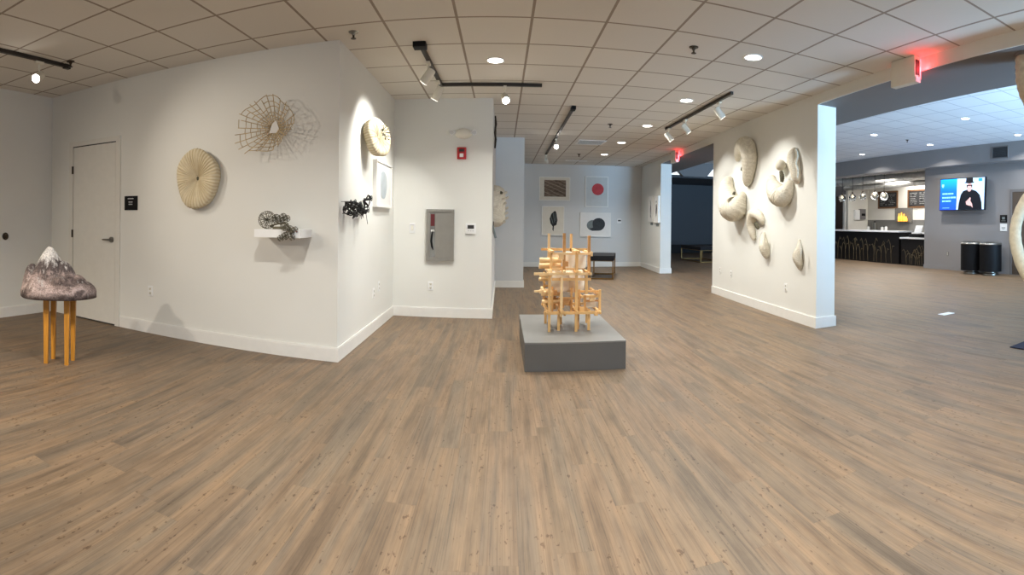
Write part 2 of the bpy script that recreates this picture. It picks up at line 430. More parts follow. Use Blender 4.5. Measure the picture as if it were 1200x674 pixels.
struct('ceiling_lobby', MB().box((4.4, YMIN, ZL), (XT+.1, 17.2, ZL+.1)), M['lobby_ceiling'])
struct('wall_screen', MB().box((XT, YMIN, 0), (XT+.2, 10.22, ZL)), M['slate'])
struct('trim_bar_header', MB().box((XT-.32, YMIN, 3.0), (XT+.2, 17.2, ZL)), M['slate'])
struct('wall_bar_side', MB().box((XT+.2, 10.02, 0), (14.6, 10.22, ZL)), M['slate'])
struct('wall_bar_back', MB().box((14.5, 10.22, 1.5), (14.65, 16.4, 4.2)), M['bar_white'])
struct('wall_bar_splash', MB().box((14.5, 10.22, 0), (14.65, 16.4, 1.5)), M['splash'])
struct('wall_bar_left', MB().box((13.4, 16.3, 0), (14.65, 16.45, 4.2)), M['bar_white'])
struct('wall_bar_corridor', MB().box((13.4, 16.45, 0), (13.55, 20.5, 4.2)), M['slate'])
struct('ceiling_bar', MB().box((XT+.2, 10.02, 3.9), (15, 17.2, 4.0)), M['dark_wall'])
struct('wall_lobby_far', MB().box((4, 20.4, 0), (15, 20.55, 3.0)), M['dark_wall'])
struct('ceiling_alcove', MB().box((4.0, 17.2, 2.95), (15, 20.5, 3.05)), M['dark_wall'])
struct('wall_alcove_top', MB().box((4.0, 17.2, 3.05), (15, 17.35, ZL+.1)), M['wall_glow'])
struct('trim_bulkhead', MB().plate([(5.0, 16.95, ZL), (5.85, 16.95, ZL), (6.38, 16.95, 2.98), (7.28, 16.95, 2.98), (7.72, 16.95, ZL)][1:], (0, 1, 0), .2), M['soffit_grey'])
struct('baseboard_alcove', MB().box((4, 20.36, 0), (15, 20.4, .36)), M['black'])

# baseboards
BH, BT = .132, .016
def bb(name, x0, y0, x1, y1, m='trim', h=BH):
    mb = MB().box((min(x0, x1), min(y0, y1), 0), (max(x0, x1), max(y0, y1), h-.012)).box((min(x0, x1)+.003, min(y0, y1)+.003, h-.012), (max(x0, x1)-.003, max(y0, y1)-.003, h))
    struct(name, mb, M[m], smooth=False)
bb('baseboard_left', XA, YMIN, XA+BT, YL-BT)
bb('baseboard_door_wall', -4.13, YL-BT, XB+BT, YL)
bb('baseboard_niche_side', XB, YL, XB+BT, YC)
bb('baseboard_niche_back', XB+BT, YC-BT, XD+BT, YC)
bb('baseboard_passage', XD, YC, XD+BT, YE-BT)
bb('baseboard_column', XD+BT, YE-BT, XE+BT, YE)
bb('baseboard_gallery_left', XE, YE, XE+BT, YF-BT)
bb('baseboard_back', XE+BT, YF-BT, XR(YF), YF)
bb('baseboard_screen_wall', XT-BT, YMIN, XT, 10.22+BT, 'slate', .11)
def bbs(name, y0, y1):
    mb = MB().prism([(XR(y0)-BT, y0-BT), (XR(y0)+TH+BT, y0-BT), (XR(y0)+TH+BT, y0), (XR(y0), y0), (XR(y1), y1), (XR(y1)-BT, y1)], 0, BH)
    struct(name, mb, M['trim'], smooth=False)
bbs('baseboard_shells', Y1, Y2); bbs('baseboard_right_far', Y3, YF-BT)

# door in the left room (flush white door in a white frame)
d1 = struct('door_1', MB().box((-4.98, YL-.012, .012), (-4.215, YL+.02, 2.215)), M['door_white'], smooth=False)
fr = MB().plate([(-5.06, YL-.02, 0), (-4.99, YL-.02, 0), (-4.99, YL-.02, 2.225), (-4.205, YL-.02, 2.225), (-4.205, YL-.02, 0), (-4.135, YL-.02, 0), (-4.135, YL-.02, 2.285), (-5.06, YL-.02, 2.285)], (0, 1, 0), .04)
MB_f = fr.build('door_frame', M['door_white'], d1, smooth=False)
MB().box((-4.99, YL-.0135, 2.213), (-4.205, YL-.008, 2.226)).build('gap_line', M['dark_slot'], d1)
MB().box((-4.985, YL-.0135, .002), (-4.21, YL-.008, .016)).build('threshold', M['dark_slot'], d1)
for z in (.35, 1.09, 1.92):
    MB().box((-5.0, YL-.03, z-.05), (-4.98, YL-.01, z+.05)).build('hinge', M['dark_metal'], d1)
h = MB().cyl((-4.27, YL-.012, 1.035), (-4.27, YL-.03, 1.035), .034).cyl((-4.27, YL-.03, 1.035), (-4.27, YL-.065, 1.035), .012).tube([(-4.27, YL-.06, 1.035), (-4.31, YL-.065, 1.035), (-4.385, YL-.06, 1.033)], [.013, .011, .009], 10)
h.build('lever_handle', M['steel'], d1)
# door in the lobby
d2 = struct('door_2', MB().box((XT-.02, 6.0, .01), (XT+.03, 7.08, 2.2)), M['door_brown'], smooth=False)
MB().plate([(XT-.03, 5.93, 0), (XT-.03, 6.0, 0), (XT-.03, 6.0, 2.2), (XT-.03, 7.08, 2.2), (XT-.03, 7.08, 0), (XT-.03, 7.15, 0), (XT-.03, 7.15, 2.27), (XT-.03, 5.93, 2.27)], (1, 0, 0), .05).build('door_frame', M['soffit_grey'], d2, smooth=False)
MB().cyl((XT-.02, 6.98, 1.03), (XT-.05, 6.98, 1.03), .03).tube([(XT-.05, 6.98, 1.03), (XT-.08, 6.98, 1.03), (XT-.085, 6.86, 1.03)], .011, 10).build('lever_handle', M['steel'], d2)
d3 = struct('door_3', MB().box((13.37, 16.5, 0), (13.41, 17.1, 2.5)), M['door_brown'], smooth=False)
MB().box((13.34, 16.46, 0), (13.4, 16.58, 2.55)).build('door_frame', M['trim'], d3, smooth=False)

# ------------------------------------------------------------------ lights in the ceiling
def make_downlight(label, loc, group):
    t = thing('recessed_downlight', label, 'ceiling light', loc, 0, group)
    MB().lathe([(.098, 0), (.098, -.006), (.09, -.009), (.08, -.006), (.08, 0)]).build('trim_ring', M['white_plastic'], t)
    MB().lathe([(.0001, -.0035), (.08, -.0035), (.08, -.0005)]).build('lens', M['lamp'], t)
    return t
def downlight_lamp(x, y, z, e, col, size=.16):
    l = bpy.data.lights.new('downlight_lamp', 'AREA'); l.shape = 'DISK'; l.size = size; l.energy = e; l.color = col; l.spread = 2.4
    o = bpy.data.objects.new('downlight_lamp', l); C.objects.link(o); o.location = (x, y, z-.02)
WARM = (1, .86, .70); COOL = (.80, .9, 1.0); NEUT = (1, .99, .945)
dl_labels = ['round white downlight over the niche beside the L-shaped track', 'round white downlight nearest the shell wall, in front of a black sprinkler',
  'round white downlight beside the track facing the shell wall, second from camera', 'round white downlight midway along the gallery ceiling row', 'round white downlight right of the square ceiling vent', 'round white downlight farthest back, closest to the framed prints']
DL = [(-.085, 5.142), (2.36, 4.36), (2.40, 6.3), (2.42, 8.2), (2.43, 10.1), (2.46, 12.0)]
first = None
for (x, y), lb in zip(DL, dl_labels):
    if first is None: first = make_downlight(lb, (x, y, HC), 'gallery downlights')
    else: dup(first, (x, y, HC), 0, lb)
    downlight_lamp(x, y, HC, 27, NEUT)
LD = [(8.25, 9.07), (10.3, 9.05), (8.2, 6.25), (10.36, 6.3), (10.3, 11.87), (6.2, 9.1), (6.2, 6.25), (8.25, 11.87)]
ll = ['lobby ceiling downlight left of the one nearest above the bar stools side, middle row', 'lobby ceiling downlight in front of the bar header, middle row', 'large near lobby downlight in the pale blue-lit ceiling', 'lobby downlight nearest the wall vent above the brown door', 'lobby downlight deepest in, above the tall bar counter']
ll[0] = 'lobby ceiling downlight just right of the blue-lit wall end'
for i, (x, y) in enumerate(LD):
    if i < 5:
        o = dup(first, (x, y, ZL), 0, ll[i]); o['group'] = 'lobby downlights'
    downlight_lamp(x, y, ZL, 27, NEUT)

# track lights
def spot(loc, target, e, size=55, col=NEUT, blend=.6, r=.04):
    l = bpy.data.lights.new('track_spot', 'SPOT'); l.energy = e; l.spot_size = math.radians(size); l.spot_blend = blend; l.color = col; l.shadow_soft_size = r
    o = bpy.data.objects.new('track_spot', l); C.objects.link(o); o.location = loc
    o.rotation_euler = (Vector(target)-Vector(loc)).to_track_quat('-Z', 'Y').to_euler()
def head(track, p, target, lens='spot_off', drop=.10, energy=0, size=50, col=NEUT, off=Vector((0, 0, 0))):
    """track head: adapter on the rail, stem, tilted can and lens"""
    p = Vector(p); a = p-Vector((0, 0, .035)); c = p-Vector((0, 0, drop+.035))+off
    d = (Vector(target)-c).normalized()
    hd = MB().tube([c-d*.075, c-d*.07, c-d*.055, c+d*.085, c+d*.088], [.02, .036, .043, .048, .044], 20).build('lamp_head', M['cream_plastic'], track, off=track.location)
    MB().cyl(c+d*.086, c+d*.090, .041).build('lens', M[lens], hd, off=track.location)
    MB().box(a-Vector((.018, .05, .012)), a+Vector((.018, .05, .012))).tube([a, a-Vector((0, 0, .03)), c+Vector((0, 0, .05))], .009, 8).build('stem', M['cream_plastic'], hd, off=track.location)
    if energy: spot(c+d*.13, target, energy, size, col)
def rail(track, a, b, name='rail'):
    MB().bar(a, b, .036).build(name, M['track'], track, smooth=False, off=track.location)
ZT = HC-.02
t0 = thing('track_light', 'dark ceiling track with glowing spot in the dim left room', 'track light', (-4.15, 1, HC), 0, 'ceiling tracks')
rail(t0, (-4.15, -1.2, ZT), (-4.15, 3.5, ZT)); MB().box((-4.175, 3.48, ZT-.028), (-4.125, 3.56, ZT+.02), .006).build('end_cap', M['track'], t0, off=t0.location)
head(t0, (-4.15, 3.15, ZT), (-2.6, 0, .9), 'spot_glow', .14)
t1 = thing('track_light', 'L-shaped dark track with three cream heads by the niche', 'track light', (-.76, 5.3, HC), 0, 'ceiling tracks')
rail(t1, (-.765, 4.62, ZT), (-.745, 6.0, ZT)); rail(t1, (-.76, 5.99, ZT), (.46, 5.99, ZT), 'cross_rail')
MB().box((-.835, 4.55, ZT-.03), (-.715, 4.66, ZT+.02), .005).build('end_cap', M['black'], t1, off=t1.location)
head(t1, (-.76, 5.05, ZT), (XB, 5.35, 1.9), 'spot_off', .12, 42, 95)
head(t1, (-.75, 5.75, ZT), (XB, 6.0, 1.5), 'spot_off', .12, 34, 95)
head(t1, (.02, 5.99, ZT), (.5, 3.0, .6), 'spot_glow', .12)
t2 = thing('track_light', 'dark track running back toward the framed prints, two lit heads', 'track light', (1.02, 9.7, HC), 0, 'ceiling tracks')
rail(t2, (1.0, 7.15, ZT), (1.05, 12.2, ZT)); MB().box((.97, 7.05, ZT-.03), (1.03, 7.2, ZT+.02), .005).build('end_cap', M['black'], t2, off=t2.location)
head(t2, (1.03, 9.7, ZT), (.9, 4.9, .8), 'spot_glow', .12, 0)
head(t2, (1.05, 12.1, ZT), (1.5, YF, 1.9), 'spot_off', .12, 7, 80)
t3 = thing('track_light', 'dark track with three white heads facing the shell wall', 'track light', (2.77, 6.9, HC), 0, 'ceiling tracks')
rail(t3, (2.75, 5.62, ZT), (2.78, 8.2, ZT)); MB().box((2.75, 8.14, ZT-.03), (2.81, 8.24, ZT+.02), .005).build('end_cap', M['track'], t3, off=t3.location)
for y, ty in ((6.05, 6.0), (7.3, 7.2), (8.1, 8.0)):
    head(t3, (2.77, y, ZT), (XR(ty), ty, 1.6), 'spot_off', .12, 28, 85)

# ceiling fittings
def sprinkler(label, x, y, z, dark):
    t = thing('fire_sprinkler', label, 'sprinkler', (x, y, z), 0, 'ceiling sprinklers')
    MB().lathe([(.045, 0), (.042, -.006), (.02, -.012), (.012, -.03), (.0001, -.03)]).build('escutcheon', M['dark_metal' if dark else 'steel'], t)
    MB().cyl((0, 0, -.02), (0, 0, -.055), .009).lathe([(.0001, -.062), (.024, -.06), (.024, -.056), (.0001, -.055)], seg=14).build('deflector', M['dark_metal'], t)
sprinkler('small dark sprinkler near the left track light', -4.04, 3.48, HC, True)
sprinkler('chrome sprinkler near the corner of the bright niche wall', -1.3, 4.22, HC, False)
sprinkler('dark sprinkler on the ceiling left of the nearest gallery downlight', 1.73, 4.36, HC, True)
sprinkler('dark sprinkler midway back between track and downlight row', 1.785, 8.25, HC, True)
sprinkler('farthest tiny sprinkler before the framed prints', 1.85, 12.1, HC, True)
sprinkler('small sprinkler on the pale lobby ceiling', 9.35, 9.0, ZL, True)
def vent(name, label, x0, y0, x1, y1, z):
    t = thing(name, label, 'ceiling vent', ((x0+x1)/2, (y0+y1)/2, z))
    w, d = (x1-x0)/2, (y1-y0)/2
    f = MB().ring(w, d, .03, -.012, 0)
    for v in f.bm.verts: v.co = Vector((v.co.x, v.co.z, v.co.y))
    f.build('frame', M['white_plastic'], t, smooth=False)
    MB().box((-w+.03, -d+.03, -.003), (w-.03, d-.03, -.001)).build('backing', M['dark_slot'], t)
    n = max(2, int(d*2/.09))
    for i in range(n):
        y = -d+.05+(2*d-.1)*i/(n-1)
        MB().box((-w+.03, y-.014, -.011), (w-.03, y+.014, -.006)).build('slat', M['white_plastic'], t)
vent('air_vent', 'square slatted air vent in the gallery ceiling', 1.52, 9.95, 2.09, 10.5, HC)
vent('slot_diffuser', 'narrow slot air diffuser just before the framed prints wall', 1.68, 13.3, 2.27, 13.48, HC)

# exit signs
def exit_sign(label, y, z0, z1, w, near):
    x = XR(y)
    t = thing('exit_sign', label, 'exit sign', (x, y, 0), 0, 'exit signs')
    MB().box((-.11, 0, z0), (-.035, w, z1), .006).build('housing', M['cream_plastic'], t)
    MB().box((-.04, w-.02, z1-.15), (.0, w+.04, z1-.05)).box((-.09, w, z1-.17), (-.05, w+.03, z1-.08)).build('bracket', M['cream_plastic'], t)
    MB().box((-.1, -.006, z0+.07), (-.05, .001, z1-.04), .003).build('battery_slot', M['dark_slot'], t)
    f = MB().box((-.034, .0, z0+.04), (-.022, w-.03, z1-.02)).build('face', M['red_glow'], t)
    MB().box((-.105, -.012, z0), (-.04, 0, z0+.05)).box((-.05, -.01, z0+.05), (-.036, 0, z1-.07)).build('cover_clip', M['white_plastic'], t)
    l = bpy.data.lights.new('exit_glow', 'POINT'); l.color = (1, .03, .04); l.energy = 1.3; l.shadow_soft_size = .02
    o = bpy.data.objects.new('exit_glow', l); C.objects.link(o); o.location = (x-.05, y-.06, z0+.13)
exit_sign('cream exit sign glowing red above the lobby opening', 3.3, 2.69, 2.948, .33, True)
exit_sign('exit sign glowing red above the far dark opening', 10.7, 2.68, 2.945, .33, False)

# ------------------------------------------------------------------ small wall fittings
def outlet(label, c, n, slots=True):
    """n: 'y' faces -y, 'x' faces +x, 'w' faces the gallery from the right wall, 'l' lobby wall"""
    rz = {'y': 0, 'x': PI/2, 'w': -PI/2, 'l': -PI/2}[n]
    t = thing('wall_outlet', label, 'outlet', c, rz, 'wall outlets')
    MB().box((-.036, -.007, -.058), (.036, 0, .058), .003).build('cover_plate', M['white_plastic'] if slots else M['soffit_grey'], t)
    for z in (-.024, .024):
        k = MB().box((-.017, -.0095, z-.015), (.017, -.006, z+.015), .002).build('receptacle', M['cream_plastic'], t)
        MB().box((-.009, -.0105, z-.004), (-.006, -.009, z+.008)).box((.006, -.0105, z-.004), (.009, -.009, z+.008)).box((-.003, -.0105, z-.011), (.003, -.009, z-.006)).build('slot', M['dark_slot'], k)
outlet('white outlet low on the wall right of the white door', (-3.66, YL, .475), 'y')
outlet('white outlet below the framed print in the niche, lower of two', (XB, 5.68, .45), 'x')
outlet('white outlet in the niche, closer to the corner and slightly higher', (XB, 5.93, .50), 'x')
outlet('white outlet under the fire extinguisher cabinet', (-.952, YC, .42), 'y')
for px, lb in ((844, 'white outlet at the far low end of the shell wall'), (857, 'white outlet second from the far end of the shell wall'), (921, 'white outlet under the lone leaf-shaped shell')):
    py = {844: 317, 857: 321, 921: 337}[px]
    p = on_plane(px, py, (XR(0), 0, 0), (1, -.041, 0)); outlet(lb, p, 'w')
outlet('grey outlet low on the lobby wall left of the bins', (XT, 9.3, .47), 'l', False)

o = thing('door_stop', 'round grey bumper knob on the far left wall', 'door stop', (XA, 3.6, 1.05))
MB().lathe([(.045, 0), (.045, .008), (.03, .014), (.028, .03), (.0001, .034)], axis='x').build('bumper', M['dark_metal'], o)
MB().lathe([(.05, 0), (.05, .003), (.046, .004)], axis='x').build('ring', M['steel'], o)

o = thing('room_plaque', 'square black door sign with pale text beside the white door', 'sign', (-3.965, YL, 1.475))
MB().box((-.1, -.012, -.083), (.1, 0, .083), .002).build('plate', M['black'], o)
k = MB()
for z, ws in ((.052, (.016, .01, .018, .012, .016)), (.012, (.02, .014, .02)), (-.014, (.018, .022, .012))):
    x = -sum(ws)/2-.004*len(ws)/2
    for w in ws: k.box((x, -.0135, z-.006), (x+w, -.012, z+.006)); x += w+.004
k.build('lettering', M['grey_text'], o)

# emergency light, alarm, cabinet, switch, thermostat on the niche back wall
o = thing('emergency_light', 'white twin-head emergency light above the red fire alarm', 'emergency light', (-.53, YC, 2.475))
MB().lathe([(.0001, -.075), (.06, -.07), (.10, -.05), (.115, -.02), (.115, 0)], axis='y', seg=28).build('housing', M['cream_plastic'], o)
for v in o.children[0].data.vertices: v.co.z *= .62
for sx in (-1, 1):
    k = MB().tube([(sx*.10, -.03, .01), (sx*.135, -.04, .012), (sx*.15, -.075, .005)], [.02, .033, .036], 16).build('lamp_head', M['white_plastic'], o)
    MB().cyl((sx*.1505, -.0755, .005), (sx*.152, -.079, .004), .028).build('lens', M['grey_text'], k)
o = thing('fire_alarm', 'red fire alarm strobe on the niche wall', 'fire alarm', (-.548, YC, 2.21))
MB().box((-.062, -.04, -.08), (.062, 0, .08), .01).build('housing', M['red'], o)
MB().box((-.026, -.055, -.055), (.026, -.04, -.005), .006).build('strobe', M['white_plastic'], o)
MB().box((-.035, -.043, .02), (.035, -.04, .055)).build('grille', M['dark_slot'], o)

o = thing('extinguisher_cabinet', 'steel framed fire extinguisher cabinet in the niche wall', 'cabinet', (-.826, YC, 1.11))
w, hh = .187, .345
MB().ring(w, hh, .035, -.05, 0).build('frame', M['cabinet_grey'], o, smooth=False)
dd = MB().box((-w+.035, -.035, -hh+.035), (w-.035, -.02, hh-.035)).build('door', M['cabinet_grey'], o, smooth=False)
MB().box((-w+.05, -.038, -hh+.05), (-w+.12, -.034, hh-.05)).build('window', M['cab_glass'], dd, smooth=False)
MB().box((-w+.058, -.0395, .12), (-w+.112, -.0375, .28)).build('red_label', simple('dark_red_label', srgb(88, 20, 26), .5), dd)
MB().tube([(-w+.09, -.041, .06), (-w+.075, -.041, 0), (-w+.068, -.041, -.08), (-w+.08, -.041, -.16), (-w+.095, -.041, -.2)], [.004, .012, .014, .012, .004], 10).build('handle', M['black'], dd)
MB().box((-w+.062, -.0395, .045), (-w+.108, -.0375, .07)).build('latch_plate', M['white_plastic'], dd)

o = thing('light_switch', 'white wall switch left of the extinguisher cabinet', 'switch', (-1.213, YC, 1.2))
MB().box((-.04, -.008, -.068), (.04, 0, .068), .003).build('cover_plate', M['white_plastic'], o)
MB().box((-.017, -.013, -.034), (.017, -.007, .034), .002).build('rocker', M['cream_plastic'], o)
MB().box((-.028, -.014, .036), (.028, -.0075, .05)).build('slider', M['grey_text'], o)
o = thing('thermostat', 'white thermostat with dark display right of the cabinet', 'thermostat', (-.415, YC, 1.2))
MB().box((-.07, -.028, -.07), (.07, 0, .075), .006).build('housing', M['white_plastic'], o)
MB().box((-.043, -.031, .0), (.043, -.027, .048)).build('display', M['dark_slot'], o)
for x in (-.03, 0, .03): MB().box((x-.009, -.031, -.035), (x+.009, -.027, -.022)).build('button', M['grey_text'], o)
o = thing('wall_sensor', 'small white wall sensor right of the framed prints', 'sensor', (3.42, YF, 1.34))
MB().box((-.06, -.025, -.065), (.06, 0, .065), .006).build('housing', M['white_plastic'], o)
MB().box((-.045, -.028, -.01), (.045, -.024, .03)).build('display', M['dark_slot'], o)

# ------------------------------------------------------------------ framed prints
def framed(label, c, w, h, rz, sheet, group, fw=.022, depth=.05):
    """faces local -y"""
    t = thing('framed_print', label, 'framed print', c, rz, group)
    a, b = w/2, h/2
    MB().ring(a, b, fw, -depth, 0).build('frame', M['frame_white'], t, smooth=False)
    MB().box((-a+fw, -depth+.012, -b+fw), (a-fw, -.004, b-fw)).build('sheet', M[sheet], t, smooth=False)
    return t
def ink(t, pts, m, name='artwork', y=-.0395, th=.0015):
    return MB().plate([(x, y, z) for x, z in pts], (0, -1, 0), th).build(name, M[m], t, smooth=False)
def oval(cx, cz, rx, rz, n=40, wob=0):
    return [(cx+rx*(1+wob*math.sin(3*a+1))*math.cos(a), cz+rz*(1+wob*math.cos(2*a))*math.sin(a)) for a in [2*PI*i/n for i in range(n)]]
def fpos(px0, py0, px1, py1):
    a, b = on_y(px0, py0, YF-.03), on_y(px1, py1, YF-.03)
    return ((a.x+b.x)/2, YF, (a.z+b.z)/2), b.x-a.x, a.z-b.z
GP = 'framed prints on the gallery back wall'
c, w, h = fpos(632, 207, 668, 235.5); t = framed('white framed print of brown woven lines, upper left of four', c, w, h, 0, 'mat_cream', GP)
art = MB().box((-.34*w, -.0405, -.33*h), (.36*w, -.037, .36*h)).build('artwork', M['brown_lines'], t)
for i in range(15):
    x0 = -.34*w; z = -.42*h+i*.055*h*1.4
    f = lambda x: max(-.33*h, min(.36*h, z+.30*h-(x-x0)*.42+.01*math.sin(i*2.1+x*9)))
    pts = [(x0+.7*w*j/10, -.0415, f(x0+.7*w*j/10)) for j in range(11)]
    MB().tube(pts, .004 if i % 3 else .007, 5).build('line', M['sepia_dark' if i % 2 else 'sepia_light'], art)
c, w, h = fpos(686, 206.5, 712.5, 243); t = framed('white framed print with one red disc', c, w, h, 0, 'mat_grey', GP)
ink(t, oval(.03, .07, .175, .17), 'ink_red')
c, w, h = fpos(635, 241.5, 661, 276); t = framed('white framed print of a black wing shape on cream', c, w, h, 0, 'mat_cream', GP)
art = ink(t, [(-.10, .06), (-.05, .2), (.05, .29), (.09, .25), (.13, .02), (.10, -.12), (.03, -.15), (.015, -.3), (-.015, -.26), (-.01, -.16), (-.07, -.08)], 'ink_black')
for x0, z0, x1, z1 in ((-.06, .12, .0, -.08), (0, .22, .05, -.05), (.05, .22, .09, 0)): MB().bar((x0, -.042, z0), (x1, -.042, z1), .012).build('vein', M['ink_grey'], art)
c, w, h = fpos(680, 249, 715.5, 277.5); t = framed('white framed print of two overlapping dark ovals', c, w, h, 0, 'mat_white', GP)
ink(t, oval(-.07, -.02, .19, .155), 'ink_grey'); ink(t, oval(.09, .01, .185, .19, wob=.04), 'ink_dark', y=-.0412)
ink(t, [(-.2, -.12), (-.05, -.08), (.05, .0), (.16, -.1), (.08, -.175), (-.1, -.18)], 'ink_dark', 'shadow_shape', y=-.0425)
# on the far right wall
ang = -PI/2+math.atan(.041)*-1
for (y0, y1, z0, z1, lb, kind) in ((12.9, 13.38, 1.33, 2.02, 'narrow framed print of black marks, farther of two on the side wall', 0), (12.32, 12.8, 1.30, 2.0, 'narrow framed print of a small dark figure-like mark, nearer of two on the side wall', 1)):
    ym = (y0+y1)/2; t = framed(lb, (XR(ym), ym, (z0+z1)/2), y1-y0, z1-z0, ang, 'mat_white', 'framed prints on the side wall')
    if kind == 0: ink(t, [(-.06, .26), (-.01, .2), (.03, .05), (.0, -.15), (.05, -.26), (-.03, -.2), (-.05, 0), (-.02, .1)], 'ink_black')
    else: ink(t, [(-.03, .12), (.03, .15), (.07, .02), (.05, -.1), (.0, -.2), (-.05, -.08)], 'ink_black'); ink(t, oval(0, .2, .03, .03), 'ink_grey', 'mark')
    l = MB().box((-.11, -.012, -.035), (.11, 0, .035)).build('caption_card', M['ink_grey'])
    tag(l, 'small grey caption card under the %s side-wall print' % ('farther' if kind == 0 else 'nearer'), 'caption card', 'caption cards'); l.location = (XR(ym), ym, z0-.06); l.rotation_euler = (0, 0, ang)
# niche print
t = framed('white framed print of a pale grey cloud in the niche', (XB, 6.0, 1.73), .8, .55, PI/2, 'mat_white', None)
ink(t, oval(-.03, .0, .16, .19, wob=.12), 'ink_pale')
# ------------------------------------------------------------------ wall sculptures
def polar_disc(rx, rz, depth, pleats, amp, nr=22, na=184, lip=.75, tilt=0):
    """puffed pleated disc facing local -y, back on y=0"""
    mb = MB(); rows = []
    for i in range(nr+1):
        f = i/nr; row = []
        for j in range(na):
            a = 2*PI*j/na; pl = math.sin(pleats*a)
            if f <= .85:
                r = f/.85; y = -depth*(.42+.58*math.sin(min(1, r/lip)*PI/2))*(1 if r < lip else 1-.25*((r-lip)/(1-lip))**2)
                y += amp*pl*min(1, r*2)
            else:
                g2 = (f-.85)/.15; r = 1-.08*g2; y = -depth*.75*(1-g2)
            wob = 1+.03*math.sin(3*a+.7)+.02*math.sin(5*a)+.012*pl*min(1, r)
            row.append(mb.bm.verts.new((rx*r*wob*math.cos(a), y+tilt*rz*r*math.sin(a), rz*r*wob*math.sin(a))))
        rows.append(row)
    for A, B in zip(rows[:-1], rows[1:]):
        for j in range(na): mb.bm.faces.new((A[j], A[(j+1) % na], B[(j+1) % na], B[j]))
    mb.bm.faces.new(rows[-1]); return mb
p = on_y(229.5, 209, YL-.1)
t = thing('pleated_wall_disc', 'cream oval pleated disc with dark centre hole on the left room wall', 'wall sculpture', (p.x, YL, p.z))
polar_disc(.255, .315, .13, 46, .006).build('disc', M['pleat'], t, sharp=2)
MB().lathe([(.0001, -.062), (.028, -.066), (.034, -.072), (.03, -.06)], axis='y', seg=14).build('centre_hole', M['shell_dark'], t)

# radial reed web
t = thing('reed_web_sculpture', 'open spider-web of thin reeds on the left room wall', 'wall sculpture', (-2.165, YL, 2.19))
mb = MB(); NS = 26; rnd = random.Random(3)
cx, cz = .06, -.02
def web(a, f):
    R = .30*(1+.10*math.sin(2*a+.5)+.07*math.sin(5*a+1)); rx, rz = R*.98, R*.95
    x = cx*(1-f)+f*rx*math.cos(a); z = cz*(1-f)+f*rz*math.sin(a)
    return Vector((x, -.05-.13*f**1.5, z))
ends = []
for i in range(NS):
    a = 2*PI*i/NS+rnd.uniform(-.05, .05); e = rnd.uniform(.86, 1.05); ends.append((a, e))
    mb.tube([web(a, .13+.87*e*q/6) for q in range(7)], .0042, 5)
    mb.tube([web(a, .16), (web(a, .16).x, 0, web(a, .16).z)], .003, 5)
for ring in (.18, .27, .37, .48, .62, .77, .92):
    for i in range(NS):
        a0, e0 = ends[i]; a1, e1 = ends[(i+1) % NS]
        if a1 < a0: a1 += 2*PI
        if ring > 1.08*min(e0, e1) or (ring > .4 and rnd.random() < .05): continue
        f0 = ring+rnd.uniform(-.03, .03)
        mb.tube([web(a0, f0), web((a0+a1)/2, f0), web(a1, f0)], .004, 5)
mb.build('reed_lattice', M['reed'], t, sharp=2)
MB().plate([(cx-.05, -.06, cz-.045), (cx+.06, -.06, cz-.05), (cx+.045, -.06, cz+.01), (cx+.02, -.06, cz+.075), (cx-.02, -.06, cz+.04)], (0, -1, 0), .008).build('paper_core', M['mat_white'], t)

# floating shelf and wire blossoms
o = tag(MB().box((-2.2, 4.1, 1.137), (-1.735, YL, 1.212), .002).build('floating_shelf', M['white_plastic'], smooth=False), 'white floating block shelf carrying wire blossoms', 'shelf')
t = thing('wire_blossom_sculpture', 'olive wire sculpture of blossoms spilling over the white shelf', 'sculpture', (-2.0, 4.17, 1.212))
rnd = random.Random(5)
def blossom(c, R, n, name, flat=(1, 1, 1)):
    mb = MB(); c = Vector(c)
    for i in range(n):
        z = 1-2*(i+.5)/n; a = i*2.39996; d = Vector((math.sqrt(1-z*z)*math.cos(a)*flat[0], math.sqrt(1-z*z)*math.sin(a)*flat[1], z*flat[2]))
        mb.tube([c, c+d*R*.6, c+d*R], .0022, 4)
        u = d.orthogonal().normalized(); v = d.cross(u).normalized(); q = R*.30
        mb.tube([c+d*R*.92+(u*math.cos(b)+v*math.sin(b))*q for b in [2*PI*k/6 for k in range(6)]], .0024, 4, closed=True)
    return mb.build(name, M['wire_olive'], t, sharp=2)
blossom((-.09, -.02, .085), .085, 26, 'blossom')
MB().tube([(-.02, 0, .01), (-.06, -.02, .03), (.02, -.03, .05), (.1, -.05, .06), (.17, -.09, .02), (.2, -.11, -.03)], .008, 6).build('stem', M['wire_olive'], t)
MB().box((-.03, -.03, 0), (.08, .03, .025), .006).build('base', M['wire_olive'], t)
for c, R, n in (((.0, -.02, .10), .04, 14), ((.05, -.03, .075), .035, 12), ((.085, -.05, .11), .038, 14), ((.13, -.06, .10), .03, 12), ((.12, -.09, .03), .042, 16), ((.175, -.105, .0), .04, 14), ((.14, -.12, -.055), .035, 14), ((.09, -.11, -.075), .03, 10), ((.2, -.105, -.065), .03, 10), ((.215, -.08, .0), .03, 10)):
    blossom(c, R, n, 'blossom')

